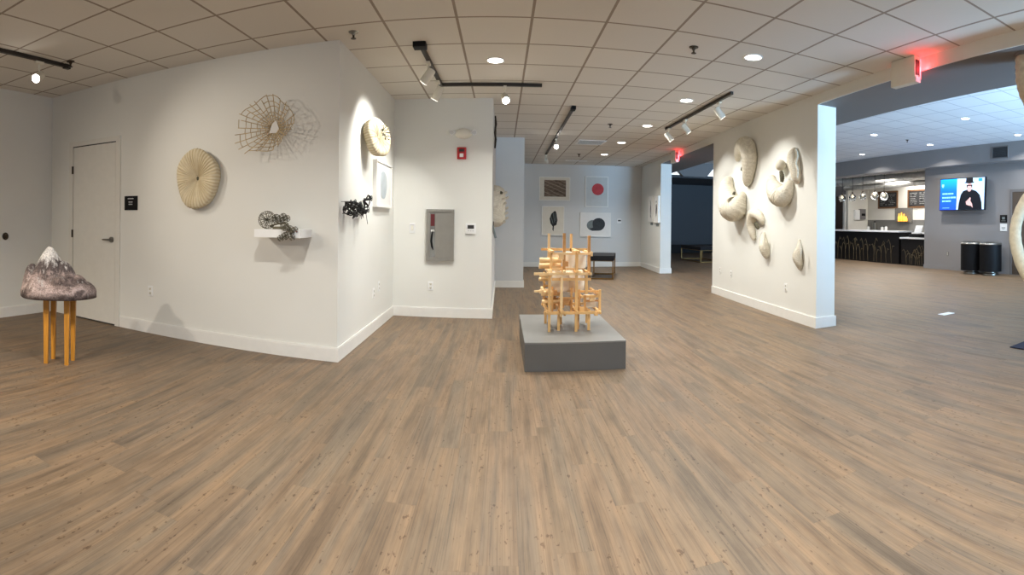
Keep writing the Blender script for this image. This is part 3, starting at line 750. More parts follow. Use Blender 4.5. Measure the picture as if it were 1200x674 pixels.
# niche: cup-shaped disc, black wire form
t = thing('cupped_wall_disc', 'cream cupped paper disc standing off the bright niche wall', 'wall sculpture', (XB, 5.38, 2.19), PI/2)
dm = polar_disc(.215, .215, .10, 30, .004)
dm.build('disc', M['pleat'], t, sharp=2)
t.children[0].rotation_euler = (-.18, 0, -.34); t.children[0].location = (-.09, -.09, 0)
mb = MB()
for i in range(9):
    a = i*.7; mb.tube([(.02*math.cos(a), -.17, .02*math.sin(a)+.02), (.07*math.cos(a), -.215, .07*math.sin(a)+.02), (.09*math.cos(a+.3), -.2, .09*math.sin(a+.3)+.02)], .005, 5)
o = mb.build('inner_coil', M['wire_olive'], t); o.rotation_euler = (-.18, 0, -.34); o.location = (-.09, -.05, 0)
MB().cyl((-.09, 0, 0), (-.09, -.1, 0), .03).build('mount', M['cream_plastic'], t)

t = thing('black_wire_sculpture', 'tangled black wire lattice on the bright niche wall', 'wall sculpture', (XB, 4.8, 1.42), PI/2)
rnd = random.Random(11); pts = []
for i in range(46):
    x = rnd.uniform(-.38, .36); zc = .03*math.sin(x*4+.2); z = zc+rnd.uniform(-.085, .085); pts.append(Vector((x, -rnd.uniform(.02, .12), z)))
pts += [Vector((.38, -.06, .15)), Vector((.39, -.08, .10)), Vector((-.41, -.05, -.02))]
mb = MB(); nodes = MB()
for i, a in enumerate(pts):
    near = sorted(pts, key=lambda b: (b-a).length)[1:5]
    for b in near: mb.tube([a, (a+b)/2+Vector((rnd.uniform(-.012, .012), rnd.uniform(-.02, 0), rnd.uniform(-.012, .012))), b], .0055, 5)
    if i % 3 == 0:
        R = rnd.uniform(.018, .034); mb.tube([a+Vector((R*math.cos(q), 0, R*math.sin(q))) for q in [2*PI*k/10 for k in range(10)]], .0045, 5, closed=True)
for i in range(8): a = pts[i*5]; mb.tube([a, (a.x, 0, a.z)], .0035, 5)
for i in range(9):
    a = pts[i*4+1]; mb.tube([a, a+Vector((rnd.uniform(-.02, .05), -.01, -rnd.uniform(.05, .12)))], .003, 5)
mb.build('wire_lattice', M['wire_black'], t, sharp=2)

# passage side wall: capsule relief with nubs, dark hanging piece, hook
t = thing('capsule_relief', 'upright cream capsule relief with small nubs on the passage wall', 'wall sculpture', (XD, 8.0, 1.54))
mb = MB()
pr = smooth_path([(0, 0, -.34, .0005), (.09, 0, -.335, .0005), (.13, 0, -.30, .0005)], 3)
prof = []
for i in range(41):
    z = -.34+.68*i/40; e = max(0, (abs(z)-.20)/.14); prof.append((z, math.sqrt(max(0, 1-e*e))))
rows = []
for i, (z, s) in enumerate(prof):
    s *= 1+.015*math.sin(i*1.6); row = []
    for j in range(28):
        a = PI*j/27-PI/2; row.append(mb.bm.verts.new((max(0.0005, .185*s*math.cos(a)), .24*s*math.sin(a), z)))
    rows.append(row)
for A, B in zip(rows, rows[1:]):
    for j in range(27): mb.bm.faces.new((A[j], A[j+1], B[j+1], B[j]))
    mb.bm.faces.new((A[-1], A[0], B[0], B[-1]))
mb.build('body', M['shell'], t, sharp=1.2)
for y, z, L in ((-.1, .2, .05), (-.05, .12, .07), (-.12, .03, .05), (-.02, -.04, .06), (-.08, -.12, .07), (-.03, -.2, .06), (-.1, -.26, .04), (-.15, .1, .05)):
    s = math.sqrt(max(0, 1-max(0, (abs(z)-.2)/.14)**2)); x = .185*s*math.cos(math.asin(min(.9, abs(y)/.24)))
    L *= .7; MB().tube([(x-.02, y, z), (x+L*.6, y-.01, z+.01), (x+L, y-.015, z+.03), (x+L+.004, y-.015, z+.034)], [.02, .02, .017, .006], 10).build('nub', M['shell'], t)
MB().tube([(.1, -.17, .21), (.13, -.2, .2)], [.03, .02], 12).build('dark_opening', M['shell_dark'], t)
o = thing('twig_wall_hanging', 'narrow dark twig hanging high on the passage wall', 'wall sculpture', (XD, 7.35, 2.6))
MB().tube([(.02, 0, -.23), (.03, .02, -.1), (.015, .0, 0), (.03, -.03, .12), (.02, 0, .24)], [.012, .016, .013, .016, .01], 7).build('twig', M['dark_metal'], o)
MB().tube([(.02, .1, -.17), (.025, .06, 0), (.02, .1, .2)], .012, 7).tube([(.02, .06, 0), (.02, 0, .02)], .009, 6).build('branch', M['dark_metal'], o)
o = thing('hanging_tool_form', 'slim grey blade form hanging below the capsule relief', 'wall sculpture', (XD, 7.3, 1.12))
MB().tube([(.01, 0, .12), (.02, .02, .03), (.045, .03, -.06)], [.012, .016, .018], 8).build('blade', M['ink_grey'], o)
MB().tube([(.01, 0, .12), (.01, 0, .18)], .008, 6).build('hanger', M['dark_metal'], o)

# shells on the right wall: swept coils
NW = Vector((-1, .041, 0)).normalized()
def shell(label, path, scale, ox, oy, parts=(), n=110, seg=26):
    P = []; base = None
    for (u, v, r) in path:
        px, py = ox+u/scale, oy+v/scale; rp = r/scale
        w0 = on_plane(px, py, (XR(0), 0, 0), (-1, .041, 0)); dist = math.hypot(w0.x, w0.y); rad = rp/FP*dist
        off = rad*.72
        w1 = on_plane(px, py, Vector((XR(0), 0, 0))+NW*off, (-1, .041, 0)); P.append((w1.x, w1.y, w1.z, rad))
    cen = Vector((sum(p[0] for p in P)/len(P), sum(p[1] for p in P)/len(P), sum(p[2] for p in P)/len(P))); cen.x = XR(cen.y)
    t = thing('coiled_shell_sculpture', label, 'wall sculpture', cen, 0, 'shell sculptures on the right wall')
    S = smooth_path(P, n); rs = []
    for i, q in enumerate(S):
        f = i/(n-1); e = min(f, 1-f)/.05; cap = math.sqrt(max(0, 1-(1-min(1, e))**2)) if e < 1 else 1
        rs.append(max(.002, q[3]*(.12+.88*cap)*(1+.022*math.sin(i*1.35))))
    mb = MB().tube([q[:3] for q in S], rs, seg)
    for v in mb.bm.verts:      # flatten the side that touches the wall
        d = (v.co-Vector((XR(0), 0, 0))).dot(NW)
        if d < .002: v.co += NW*(.002-d)
    mb.build('shell_body', M['shell'], t, off=tuple(cen), sharp=2)
    for (kind, pp) in parts:
        Q = []
        for (u, v, r) in pp:
            px, py = ox+u/scale, oy+v/scale; w0 = on_plane(px, py, Vector((XR(0), 0, 0))+NW*(.085 if kind == 'bud' else .12 if kind == 'hollow' else .19 if kind == 'ruffled_seam' else .09), (-1, .041, 0)); Q.append((w0.x, w0.y, w0.z, r/scale/FP*math.hypot(w0.x, w0.y)))
        if len(Q) == 1:
            q = Q[0]; MB().ball(q[:3], q[3]).build(kind, M['shell'], t, off=tuple(cen), sharp=2)
        else:
            S2 = smooth_path(Q, 30); rr = [q[3]*(1+.18*math.sin(i*2.1)) for i, q in enumerate(S2)]
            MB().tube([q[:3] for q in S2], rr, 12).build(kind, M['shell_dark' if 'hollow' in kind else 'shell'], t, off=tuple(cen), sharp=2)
    return t
A = (6.13, 832, 150); B = (4.21, 870, 160)
shell('tall cream comma-shaped shell, highest on the right wall', [(196, 240, 12), (202, 190, 30), (226, 132, 48), (262, 122, 58), (282, 185, 60), (284, 245, 56), (279, 310, 48), (270, 375, 36), (265, 418, 10)], *A, parts=[('hollow', [(228, 302, 9), (238, 285, 12), (250, 272, 8)])])
shell('large kidney-shaped cream shell, leftmost on the right wall', [(146, 350, 24), (126, 400, 46), (122, 460, 60), (135, 530, 76), (162, 580, 88), (192, 575, 74), (214, 530, 54), (230, 495, 34), (230, 464, 16)], *A, parts=[('hollow', [(164, 500, 8), (170, 480, 11), (176, 460, 7)])])
shell('heart-shaped cream coil with a round bud above it', [(148, 192, 12), (147, 228, 28), (160, 262, 42), (180, 288, 52), (194, 298, 48), (210, 280, 44), (228, 250, 30), (240, 215, 12)], *B, parts=[('bud', [(188, 142, 27)]), ('hollow', [(190, 172, 8), (196, 200, 12), (194, 225, 8)])])
shell('half-disc cream shell with a ruffled seam, nearest the blue wall end', [(262, 58, 10), (252, 90, 28), (252, 130, 32), (262, 170, 28), (268, 205, 24), (272, 234, 10)], *B, parts=[('ruffled_seam', [(262, 62, 5), (272, 95, 6), (262, 130, 6), (272, 165, 6), (270, 205, 5)])])
shell('small curled cream shell in the middle of the lower group', [(60, 512, 10), (50, 478, 18), (43, 430, 23), (54, 382, 27), (78, 388, 24), (95, 412, 17), (97, 434, 9)], *B, parts=[('hollow', [(64, 430, 7), (72, 442, 9), (78, 456, 5)])])
shell('small teardrop cream shell just below the curled one', [(108, 472, 6), (103, 505, 18), (108, 545, 26), (116, 580, 20), (121, 602, 7)], *B, parts=[('ridge', [(112, 480, 4), (110, 520, 5), (112, 560, 4)])])
shell('lone small leaf-shaped cream shell, lowest near the wall end', [(281, 507, 5), (281, 545, 15), (272, 590, 26), (280, 628, 20), (285, 660, 6)], *B, parts=[('ridge', [(284, 520, 4), (288, 560, 6), (284, 600, 4)])])

# ------------------------------------------------------------------ central plinth and lattice sculpture
o = thing('display_plinth', 'low dark grey plinth under the wooden lattice sculpture', 'plinth', (.66, 5.0, 0))
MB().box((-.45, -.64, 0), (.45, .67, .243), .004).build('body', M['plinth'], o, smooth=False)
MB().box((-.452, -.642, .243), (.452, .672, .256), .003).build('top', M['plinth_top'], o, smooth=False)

t = thing('lattice_sculpture', 'pine stick lattice sculpture with white drums on the grey plinth', 'sculpture', (.66, 4.98, .256))
S_ = 118.0
def fx(u): return ((620+u/5.617)-668.5)/S_
def fz(v): return (392.0-(275+v/5.617))/S_
def st(name, a, b, w, m='pine'):
    k = MB().bar(a, b, w).build(name, M[m], t, smooth=False); return k
yf, yb = -.20, .20
# upright posts
for (u, v0, v1, y, w, m) in ((155, 40, 290, yb-.05, .024, 'pine_pale'), (235, 33, 268, yf+.05, .026, 'pine_dark'), (312, 42, 300, yb, .024, 'pine'), (396, 48, 300, yf+.04, .026, 'pine_dark'),
        (140, 262, 640, yf, .024, 'pine'), (215, 305, 560, yf-.02, .024, 'pine_pale'), (312, 150, 545, yf, .026, 'pine'), (335, 395, 545, yf+.05, .02, 'pine'), (425, 400, 640, yb, .022, 'pine'), (468, 395, 548, yf+.03, .022, 'pine'),
        (150, 150, 300, yf+.03, .022, 'pine'), (128, 300, 545, yb, .022, 'pine'), (376, 290, 420, yf, .024, 'pine'), (195, 400, 548, yb-.1, .022, 'pine_dark'), (240, 380, 640, yb-.05, .026, 'pine_dark'), (290, 390, 548, yf+.1, .02, 'pine'), (370, 430, 545, yf+.02, .02, 'pine_dark'), (165, 380, 545, yf+.1, .018, 'pine'), (270, 90, 300, yb+.02, .02, 'pine_pale'), (335, 540, 640, yf+.1, .02, 'pine_dark')):
    z1 = fz(v1) if v1 < 640 else 0
    st('upright_stick', (fx(u), y, z1), (fx(u), y, fz(v0)), w, m)
for (x, y) in ((fx(140), yb), (fx(312), yf), (fx(400), yf+.05), (fx(205), yf+.06)): st('foot_stick', (x, y, 0), (x, y, fz(520)), .024, 'pine')
# horizontal rails across
for (u0, u1, v, y, w, m) in ((105, 425, 150, yb, .024, 'pine'), (150, 400, 163, yf+.03, .022, 'pine_pale'), (40, 408, 290, yf-.01, .024, 'pine_pale'), (90, 400, 275, yb, .022, 'pine'), (155, 405, 325, yf, .022, 'pine'), (105, 472, 537, yf-.01, .026, 'pine'), (110, 470, 525, yb, .024, 'pine'),
        (345, 470, 438, yf+.03, .02, 'pine'), (330, 480, 408, yf+.06, .02, 'pine'), (200, 330, 447, yf+.02, .02, 'pine_dark'), (125, 240, 480, yb-.1, .02, 'pine_dark'), (45, 160, 405, yf+.05, .018, 'pine_pale'), (125, 330, 400, yb, .02, 'pine'), (380, 468, 470, yf+.06, .016, 'pine_dark'), (160, 320, 265, yf+.08, .022, 'pine_pale')):
    st('cross_stick', (fx(u0), y, fz(v)), (fx(u1), y, fz(v)), w, m)
# depth rails
for (u, v, y0, y1, w, m) in ((155, 150, -.26, .26, .022, 'pine'), (320, 150, -.27, .27, .022, 'pine'), (405, 160, -.22, .26, .022, 'pine_pale'), (140, 285, -.26, .26, .024, 'pine_pale'), (230, 275, -.27, .24, .024, 'pine_pale'), (312, 275, -.25, .27, .024, 'pine'), (390, 285, -.24, .24, .022, 'pine'),
        (128, 525, -.25, .27, .024, 'pine'), (215, 530, -.27, .25, .024, 'pine'), (312, 530, -.25, .25, .024, 'pine'), (460, 535, -.25, .24, .024, 'pine'), (350, 440, -.2, .2, .02, 'pine'), (450, 420, -.23, .2, .02, 'pine'), (110, 410, -.2, .2, .02, 'pine_pale'), (240, 550, -.2, .24, .022, 'pine_dark')):
    st('depth_stick', (fx(u), y0, fz(v)), (fx(u), y1, fz(v)), w, m)
# blocks and pegs
for (u, v, y, s, m) in ((215, 185, yf+.05, .05, 'pine_pale'), (300, 155, yf+.02, .045, 'pine_pale'), (245, 230, yf+.06, .05, 'pine_dark'), (330, 285, yf+.02, .04, 'pine_pale'), (250, 470, yf+.06, .06, 'pine_dark'), (225, 500, yf+.1, .05, 'pine_dark'), (275, 490, yf+.14, .05, 'pine'), (350, 520, yf+.03, .05, 'pine'), (420, 455, yf+.06, .05, 'pine_pale'), (440, 545, yf-.01, .035, 'pine'), (140, 275, yf, .04, 'pine_pale'), (180, 420, yf+.12, .05, 'pine_dark'), (405, 165, yf+.05, .045, 'pine_pale'), (90, 405, yf+.04, .035, 'pine_pale')):
    x, z = fx(u), fz(v); MB().box((x-s/2, y-s/2, z-s/2), (x+s/2, y+s/2, z+s/2), .004).build('joint_block', M[m], t)
for v, y in ((215, 0), (255, .05), (310, -.05), (345, .06), (440, .02), (480, -.06), (425, .12)):
    MB().cyl((fx(85 if v < 350 else 100), y, fz(v)), (fx(230), y, fz(v)), .028 if v < 300 else .018, 16).build('dowel', M['pine_pale'], t)
# white paper drums
MB().lathe([(.0001, -.10), (.085, -.10), (.105, -.07), (.11, 0), (.105, .07), (.085, .10), (.0001, .10)], (fx(220), 0, fz(350)), 'z').build('paper_drum', M['paper'], t)
MB().lathe([(.0001, -.11), (.08, -.11), (.10, -.08), (.105, 0), (.10, .08), (.08, .11), (.0001, .11)], (fx(318), .02, fz(350)), 'z').build('paper_drum', M['paper'], t)
MB().lathe([(.0001, -.08), (.06, -.08), (.075, 0), (.06, .08), (.0001, .08)], (fx(285), .06, fz(215)), 'z').build('paper_drum', M['paper'], t)
MB().lathe([(.0001, -.08), (.06, -.08), (.07, 0), (.06, .08), (.0001, .08)], (fx(360), .07, fz(215)), 'z').build('paper_drum', M['paper'], t)
MB().box((fx(165), .05, fz(262)), (fx(225), .16, fz(170)), .01).build('paper_block', M['paper'], t)
MB().box((fx(385), -.08, fz(520)), (fx(455), .06, fz(445)), .008).build('paper_block', M['paper'], t)

# ------------------------------------------------------------------ mountain stool on the left
mp = on_z(66, 431, 0)
t = thing('mountain_stool', 'shaggy snow-capped mountain form on golden wooden legs', 'sculpture', (-3.52, 2.86, 0))
mb = MB(); nr, na = 44, 120; rows = []
ux, uy = .772, .635       # image-right direction at the stool, on the floor
def outline(a):
    return .315*(1+.10*math.cos(2*a)+.05*math.cos(3*a-.6)+.05*math.cos(a)+.025*math.sin(5*a))
def bump(x, y, cx, cy, s, h, p=1.0): return h*math.exp(-(((x-cx)**2+(y-cy)**2)/(s*s))**p)
LUMPS = [(-.05, .02, .18, .43, .95), (.085, .0, .15, .30, 1.2), (.20, .0, .15, .19, 1.2), (-.235, .02, .10, .28, 1.7), (-.13, -.16, .15, .19, 1.3), (.09, -.18, .15, .19, 1.3), (.02, .17, .16, .2, 1.3)]
def top(x, y):
    hs = sorted((bump(x, y, *q) for q in LUMPS), reverse=True)
    return sum(h**9 for h in hs)**(1/9)+.015-.026*math.exp(-((hs[0]-hs[1])/.014)**2)
for i in range(nr+1):
    f = i/nr; row = []
    for j in range(na):
        a = 2*PI*j/na; R = outline(a); r = R*min(1, f*1.03); x, y = r*math.cos(a), r*math.sin(a)*.86
        z = top(x, y); skirt = .155*math.sqrt(max(0, 1-f**5))
        z = max(z*(1-f**9), skirt) if f < 1 else 0
        z += .004*math.sin(9*a+8*f)*(f < 1)
        row.append(mb.bm.verts.new((x*ux-y*uy, x*uy+y*ux, z)))
    rows.append(row)
for A_, B_ in zip(rows[:-1], rows[1:]):
    for j in range(na): mb.bm.faces.new((A_[j], A_[(j+1) % na], B_[(j+1) % na], B_[j]))
mb.bm.faces.new(rows[-1])
body = mb.build('mountain_body', M['felt'], t, sharp=2); body.location = (0, 0, .59)
for lx, ly in ((-.06, -.06), (.13, -.075), (-.025, .09), (.16, .08)):
    x, y = lx*ux-ly*uy, lx*uy+ly*ux
    MB().tube([(x, y, 0), (x, y, .61)], [.024, .037], 4, twist=PI/4+.68).build('leg', M['oak_leg'], t, smooth=False)

# ------------------------------------------------------------------ benches
def bench(label, loc, rz, w, l, h, group):
    t = thing('upholstered_bench', label, 'bench', loc, rz, group)
    MB().box((-w/2, -l/2, h-.12), (w/2, l/2, h), .02).build('seat', M['velvet'], t)
    z1 = h-.12
    for sx in (-1, 1):
        for sy in (-1, 1):
            x, y = sx*(w/2-.02), sy*(l/2-.02); MB().bar((x, y, 0), (x, y, z1), .03).build('leg', M['brass'], t, smooth=False)
    for sy in (-1, 1): y = sy*(l/2-.02); MB().bar((-w/2+.02, y, .015), (w/2-.02, y, .015), .03).build('foot_rail', M['brass'], t, smooth=False)
    for sx in (-1, 1): x = sx*(w/2-.02); MB().bar((x, -l/2+.02, .015), (x, l/2-.02, .015), .03).build('side_rail', M['brass'], t, smooth=False)
    MB().box((-w/2+.01, -l/2+.01, z1-.012), (w/2-.01, l/2-.01, z1)).build('seat_frame', M['brass'], t, smooth=False)
bench('black cushioned brass-legged bench behind the lattice sculpture', (2.41, 11.78, 0), math.radians(-15), .56, 1.15, .54, 'brass-legged benches')
bench('black brass-legged bench in the dark far room', (6.75, 16.1, 0), math.radians(2), .85, 1.7, .52, 'brass-legged benches')

# ------------------------------------------------------------------ bar and lobby
BX = 11.78
o = thing('bar_counter', 'tall black bar front with reed pattern and white top', 'bar counter', (BX, 13.9, 0))
MB().box((.02, -2.2, 0), (.62, 3.3, 1.05)).build('body', M['bar_black'], o, smooth=False)
MB().box((-.04, -2.22, 1.05), (.7, 3.3, 1.10), .004).build('counter_top', M['counter_white'], o, smooth=False)
rnd = random.Random(21)
def reeds(o, y0, y1, hmax, n):
    for i in range(n):
        y = y0+(y1-y0)*(i+.5)/n+rnd.uniform(-.05, .05); hh = rnd.uniform(.62, .95)*hmax; k = rnd.choice((-1, 1))
        mb = MB().tube([(.014, y, .03), (.012, y+.02*k, hh*.5), (.012, y+.05*k, hh*.8), (.012, y+.12*k, hh), (.012, y+.2*k, hh*.88)], .007, 5)
        mb.tube([(.014, y+.02*k, hh*.45), (.012, y-.06*k, hh*.75), (.012, y-.14*k, hh*.72)], .007, 5)
        mb.build('reed_pattern', M['stem'], o)
reeds(o, -1.92, 1.6, .95, 16)
o2 = thing('low_service_counter', 'lower black service counter with white top at the right of the bar', 'counter', (BX, 10.95, 0))
MB().box((.02, -.70, 0), (.62, .66, .85)).build('body', M['bar_black'], o2, smooth=False)
MB().box((-.05, -.70, .85), (.7, .66, .90), .004).build('counter_top', M['counter_white'], o2, smooth=False)
reeds(o2, -.42, .42, .7, 8)
o = thing('back_counter', 'white-topped counter along the back of the bar', 'counter', (14.15, 13.2, 0))
MB().box((-.3, -2.95, 0), (.34, 3.05, .97)).build('body', M['bar_black'], o, smooth=False)
MB().box((-.33, -2.95, .97), (.34, 3.05, 1.02)).build('counter_top', M['counter_white'], o, smooth=False)
o = thing('cash_register', 'white point-of-sale register on the low service counter', 'register', (BX+.35, 11.15, .9))
MB().box((-.2, -.22, 0), (.2, .22, .1), .01).build('drawer', M['black'], o)
MB().plate([(-.02, -.16, .12), (-.02, .16, .12), (.10, .16, .38), (.10, -.16, .38)], (-1, 0, .4), .025).build('screen', M['counter_white'], o)
MB().cyl((.1, 0, .1), (.08, 0, .25), .025).build('stand', M['white_plastic'], o)
o = thing('drip_tray', 'black tray on the low service counter beside the register', 'tray', (BX+.25, 10.6, .9))
MB().box((-.2, -.24, 0), (.2, .22, .035)).build('tray', M['black'], o); f = MB().ring(.2, .23, .02, .035, .06)
for v in f.bm.verts: v.co = Vector((v.co.x, v.co.z-.01, v.co.y))
f.build('rim', M['black'], o, smooth=False)
for y, z, lb in ((15.03, 2.335, 'left framed chalkboard menu behind the pendant globes'), (13.3, 2.335, 'right framed chalkboard menu on the white bar wall')):
    o = thing('menu_board', lb, 'menu board', (14.5, y, z), -PI/2, 'chalkboard menus')
    w, hh = .585, .36
    MB().ring(w, hh, .06, -.04, 0).build('frame', M['wood_frame'], o, smooth=False)
    MB().box((-w+.05, -.02, -hh+.05), (w-.05, -.004, hh-.05)).build('board', M['chalk'], o, smooth=False)
    mb = MB()
    for r in range(7):
        for cc in (-1, 1):
            x = cc*.25-.2
            for q in range(4):
                ln = rnd.uniform(.03, .11)
                if rnd.random() < .75: mb.box((x, -.023, .22-r*.07-.009), (x+ln, -.02, .22-r*.07+.009))
                x += ln+.02
    mb.build('chalk_lines', M['chalk_white'], o, smooth=False)
o = thing('amber_lamp_shelf', 'grey niche panel with glowing amber bottle lamp on the bar wall', 'lamp', (14.5, 14.1, 1.56))
MB().box((-.05, -.48, -.16), (0, .48, .42)).build('panel', M['splash'], o, smooth=False)
for y, hh in ((-.12, .30), (.02, .36), (.16, .32), (-.24, .2)):
    MB().lathe([(.0001, 0), (.05, 0), (.055, hh*.55), (.025, hh*.75), (.022, hh), (.0001, hh)], (-.13, y, -.12), seg=14).build('bottle', M['amber'], o)
MB().box((-.2, -.34, -.15), (-.02, .26, -.12)).build('shelf', M['brass'], o, smooth=False)
o = thing('paper_towel_dispenser', 'white and grey dispenser on the bar side wall', 'dispenser', (13.95, 16.3, 1.72))
MB().box((-.25, -.12, -.22), (0, 0, .2), .01).build('housing', M['white_plastic'], o); MB().box((.02, -.14, -.2), (.32, 0, .24), .01).build('panel', M['soffit_grey'], o); MB().box((.08, -.15, -.05), (.28, -.14, .05)).build('opening', M['black'], o)
for i, (y, hh, m, lb) in enumerate(((15.75, .22, 'white_plastic', 'white cup on the back counter, farthest left'), (14.9, .2, 'white_plastic', 'left white canister of a pair on the back counter'), (14.68, .22, 'white_plastic', 'right white canister of a pair on the back counter'), (15.35, .42, 'steel', 'steel coffee urn on the back counter'))):
    o = thing('coffee_urn' if m == 'steel' else 'canister', lb, 'urn' if m == 'steel' else 'canister', (14.05, y, 1.02))
    r = .09 if m == 'steel' else .06
    MB().lathe([(.0001, 0), (r, 0), (r, hh*.85), (r*.8, hh*.9), (.0001, hh*.9)], seg=20).build('body', M[m], o); MB().lathe([(.0001, hh*.9), (r*.6, hh*.9), (r*.3, hh), (.0001, hh)], seg=16).build('lid', M['black' if m == 'steel' else 'grey_text'], o)
# ducts under the bar ceiling
for x, z, r, lb in ((12.7, 2.99, .15, 'large round silver duct crossing above the bar'), (13.2, 2.80, .10, 'slimmer silver duct behind the large one above the bar')):
    o = thing('air_duct', lb, 'duct', (x, 13.5, z), 0, 'bar ducts')
    MB().cyl((0, -3.25, 0), (0, 2.75, 0), r, 28).build('pipe', M['duct'], o)
    for y in (-2.4, -1.2, 0, 1.2, 2.4): MB().lathe([(r+.012, y-.02), (r+.018, y), (r+.012, y+.02)], axis='y', seg=28).build('seam_ring', M['duct'], o)
    for y in (-1.8, 1.8): MB().cyl((0, y, r), (0, y, 3.9-z), .01, 8).build('hanger', M['dark_metal'], o)
# pendants
pl = ['glass pendant globe farthest left above the bar', 'second glass pendant globe from the left above the bar', 'third glass pendant globe from the left above the bar', 'fourth glass pendant globe, just left of the left menu board', 'glass pendant globe hanging in front of the left menu board']
for (px, py), lb in zip(((987, 232.5), (999, 231.5), (1011, 230), (1025, 229.5), (1036, 230)), pl):
    p = on_x(px, py, 12.15); L = 3.9-p.z
    o = thing('pendant_lamp', lb, 'pendant lamp', p, 0, 'glass pendants over the bar')
    MB().ball((0, 0, 0), .145, seg=24).build('globe', M['glass'], o)
    MB().cyl((0, 0, .13), (0, 0, .2), .03, 14).build('cap', M['dark_metal'], o); MB().cyl((0, 0, .2), (0, 0, L), .008, 8).build('cord', M['black'], o)
    MB().ball((0, 0, .03), .03, (1, 1, 1.3), 12).build('bulb', M['bulb'], o)

# screen on the lobby wall (flat panel, its picture is part of the panel)
o = thing('wall_screen', 'wall television with blue panel and man in black hat', 'television', (XT-.16, 8.66, 2.185), -PI/2)
o.rotation_euler = (math.radians(-3), 0, -PI/2)
MB().box((-.80, -.02, -.46), (.80, .05, .46), .006).build('bezel', M['tv_frame'], o, smooth=False)
MB().box((-.25, .05, -.2), (.25, .16, .2)).build('wall_bracket', M['black'], o, smooth=False)
s = MB().box((-.78, -.024, -.44), (-.17, -.02, .44)).build('blue_panel', M['scr_blue'], o, smooth=False)
mb = MB()
mb.plate([(-.73, -.0245, .30), (-.65, -.0245, .30), (-.65, -.0245, .24), (-.69, -.0245, .19), (-.73, -.0245, .24)], (0, -1, 0), .001)
for z, x0, ws in ((.02, -.70, (.05, .05, .07, .0, .05, .05, .06)), (-.09, -.70, (.06, .04, .03, .05, .05, .0, .06, .05, .06)), (-.19, -.70, (.05, .04, .0, .03, .05, .05, .03)), (-.37, -.68, (.25, .0))):
    x = x0
    for w in ws:
        if w: mb.box((x, -.0255, z-.022), (x+w, -.0245, z+.022 if z > -.3 else z-.012))
        x += w+.012
mb.build('lettering', M['scr_text'], s, smooth=False)
s = MB().box((-.17, -.024, -.44), (.78, -.02, .44)).build('picture_panel', M['scr_pale'], o, smooth=False)
def flat(pts, m, name, y): MB().plate([(x, y, z) for x, z in pts], (0, -1, 0), .001).build(name, M[m], s, smooth=False)
cxm = .27
flat([(cxm-.38, -.44), (cxm-.36, -.25), (cxm-.30, -.02), (cxm-.22, .08), (cxm-.07, .12), (cxm+.08, .12), (cxm+.24, .07), (cxm+.36, -.04), (cxm+.43, -.25), (cxm+.45, -.44)], 'scr_black', 'black_coat', -.0245)
flat(oval(cxm, .19, .085, .13), 'scr_skin', 'face', -.0255)
flat([(cxm-.10, .25), (cxm-.09, .14), (cxm-.06, .22), (cxm+.06, .22), (cxm+.09, .14), (cxm+.10, .25)], 'scr_black', 'dark_hair', -.0265)
flat([(cxm-.19, .31), (cxm, .285), (cxm+.17, .31), (cxm+.12, .34), (cxm+.11, .44), (cxm-.12, .44), (cxm-.13, .34)], 'scr_black', 'hat', -.0265)
flat([(cxm-.09, -.30), (cxm-.11, -.22), (cxm-.03, -.16), (cxm+.03, -.10), (cxm+.06, -.12), (cxm+.05, -.20), (cxm+.11, -.28), (cxm+.14, -.40), (cxm+.08, -.34), (cxm, -.33)], 'scr_skin', 'hands', -.0265)
flat([(.58, .42), (.70, .42), (.70, .34), (.58, .34)], 'scr_blue', 'corner_logo', -.0255)

# lobby wall bits
o = thing('wall_vent', 'dark square air vent high on the lobby wall', 'vent', (XT-.32, 7.28, 3.24), -PI/2)
MB().ring(.26, .16, .025, -.015, 0).build('frame', M['soffit_grey'], o, smooth=False)
MB().box((-.235, -.004, -.135), (.235, -.001, .135)).build('backing', M['dark_slot'], o)
for i in range(8): z = -.12+i*.034; MB().box((-.235, -.012, z-.008), (.235, -.005, z+.006)).build('slat', M['dark_wall'], o)
o = thing('wall_sign', 'black square sign above a white notice beside the brown door', 'sign', (XT, 7.36, 1.49), -PI/2)
MB().box((-.11, -.015, -.1), (.11, 0, .1)).build('plate', M['black'], o); MB().box((-.045, -.017, -.02), (.045, -.015, .05)).box((-.07, -.017, -.065), (.07, -.015, -.05)).build('symbol', M['ink_grey'], o)
o = thing('wall_notice', 'white square notice under the black sign beside the brown door', 'notice', (XT, 7.36, 1.255), -PI/2)
MB().box((-.11, -.012, -.1), (.11, 0, .1)).build('plate', M['white_plastic'], o); MB().box((-.06, -.0135, -.02), (.06, -.012, .0)).box((-.04, -.0135, -.05), (.04, -.012, -.04)).build('lettering', M['ink_grey'], o)
def bin_(label, x, y):
    t = thing('waste_bin', label, 'waste bin', (x, y, 0), 0, 'black waste bins')
    MB().lathe([(.0001, .0), (.20, .0), (.21, .01), (.21, .05), (.17, .07), (.17, .1), (.0001, .1)], seg=36).build('foot', M['steel'], t)
    MB().lathe([(.0001, .1), (.295, .1), (.295, .80), (.0001, .80)], seg=40).build('drum', M['black'], t)
    MB().lathe([(.0001, .80), (.30, .80), (.305, .815), (.29, .845), (.22, .87), (.15, .86), (.0001, .855)], seg=40).build('lid', M['steel'], t)
    MB().lathe([(.0001, .861), (.11, .862), (.11, .866), (.0001, .867)], seg=24).build('lid_opening', M['black'], t)
bin_('black drum bin with steel lid under the television, left of two', 10.98, 8.12); bin_('black drum bin with steel lid nearer the brown door', 10.98, 7.50)

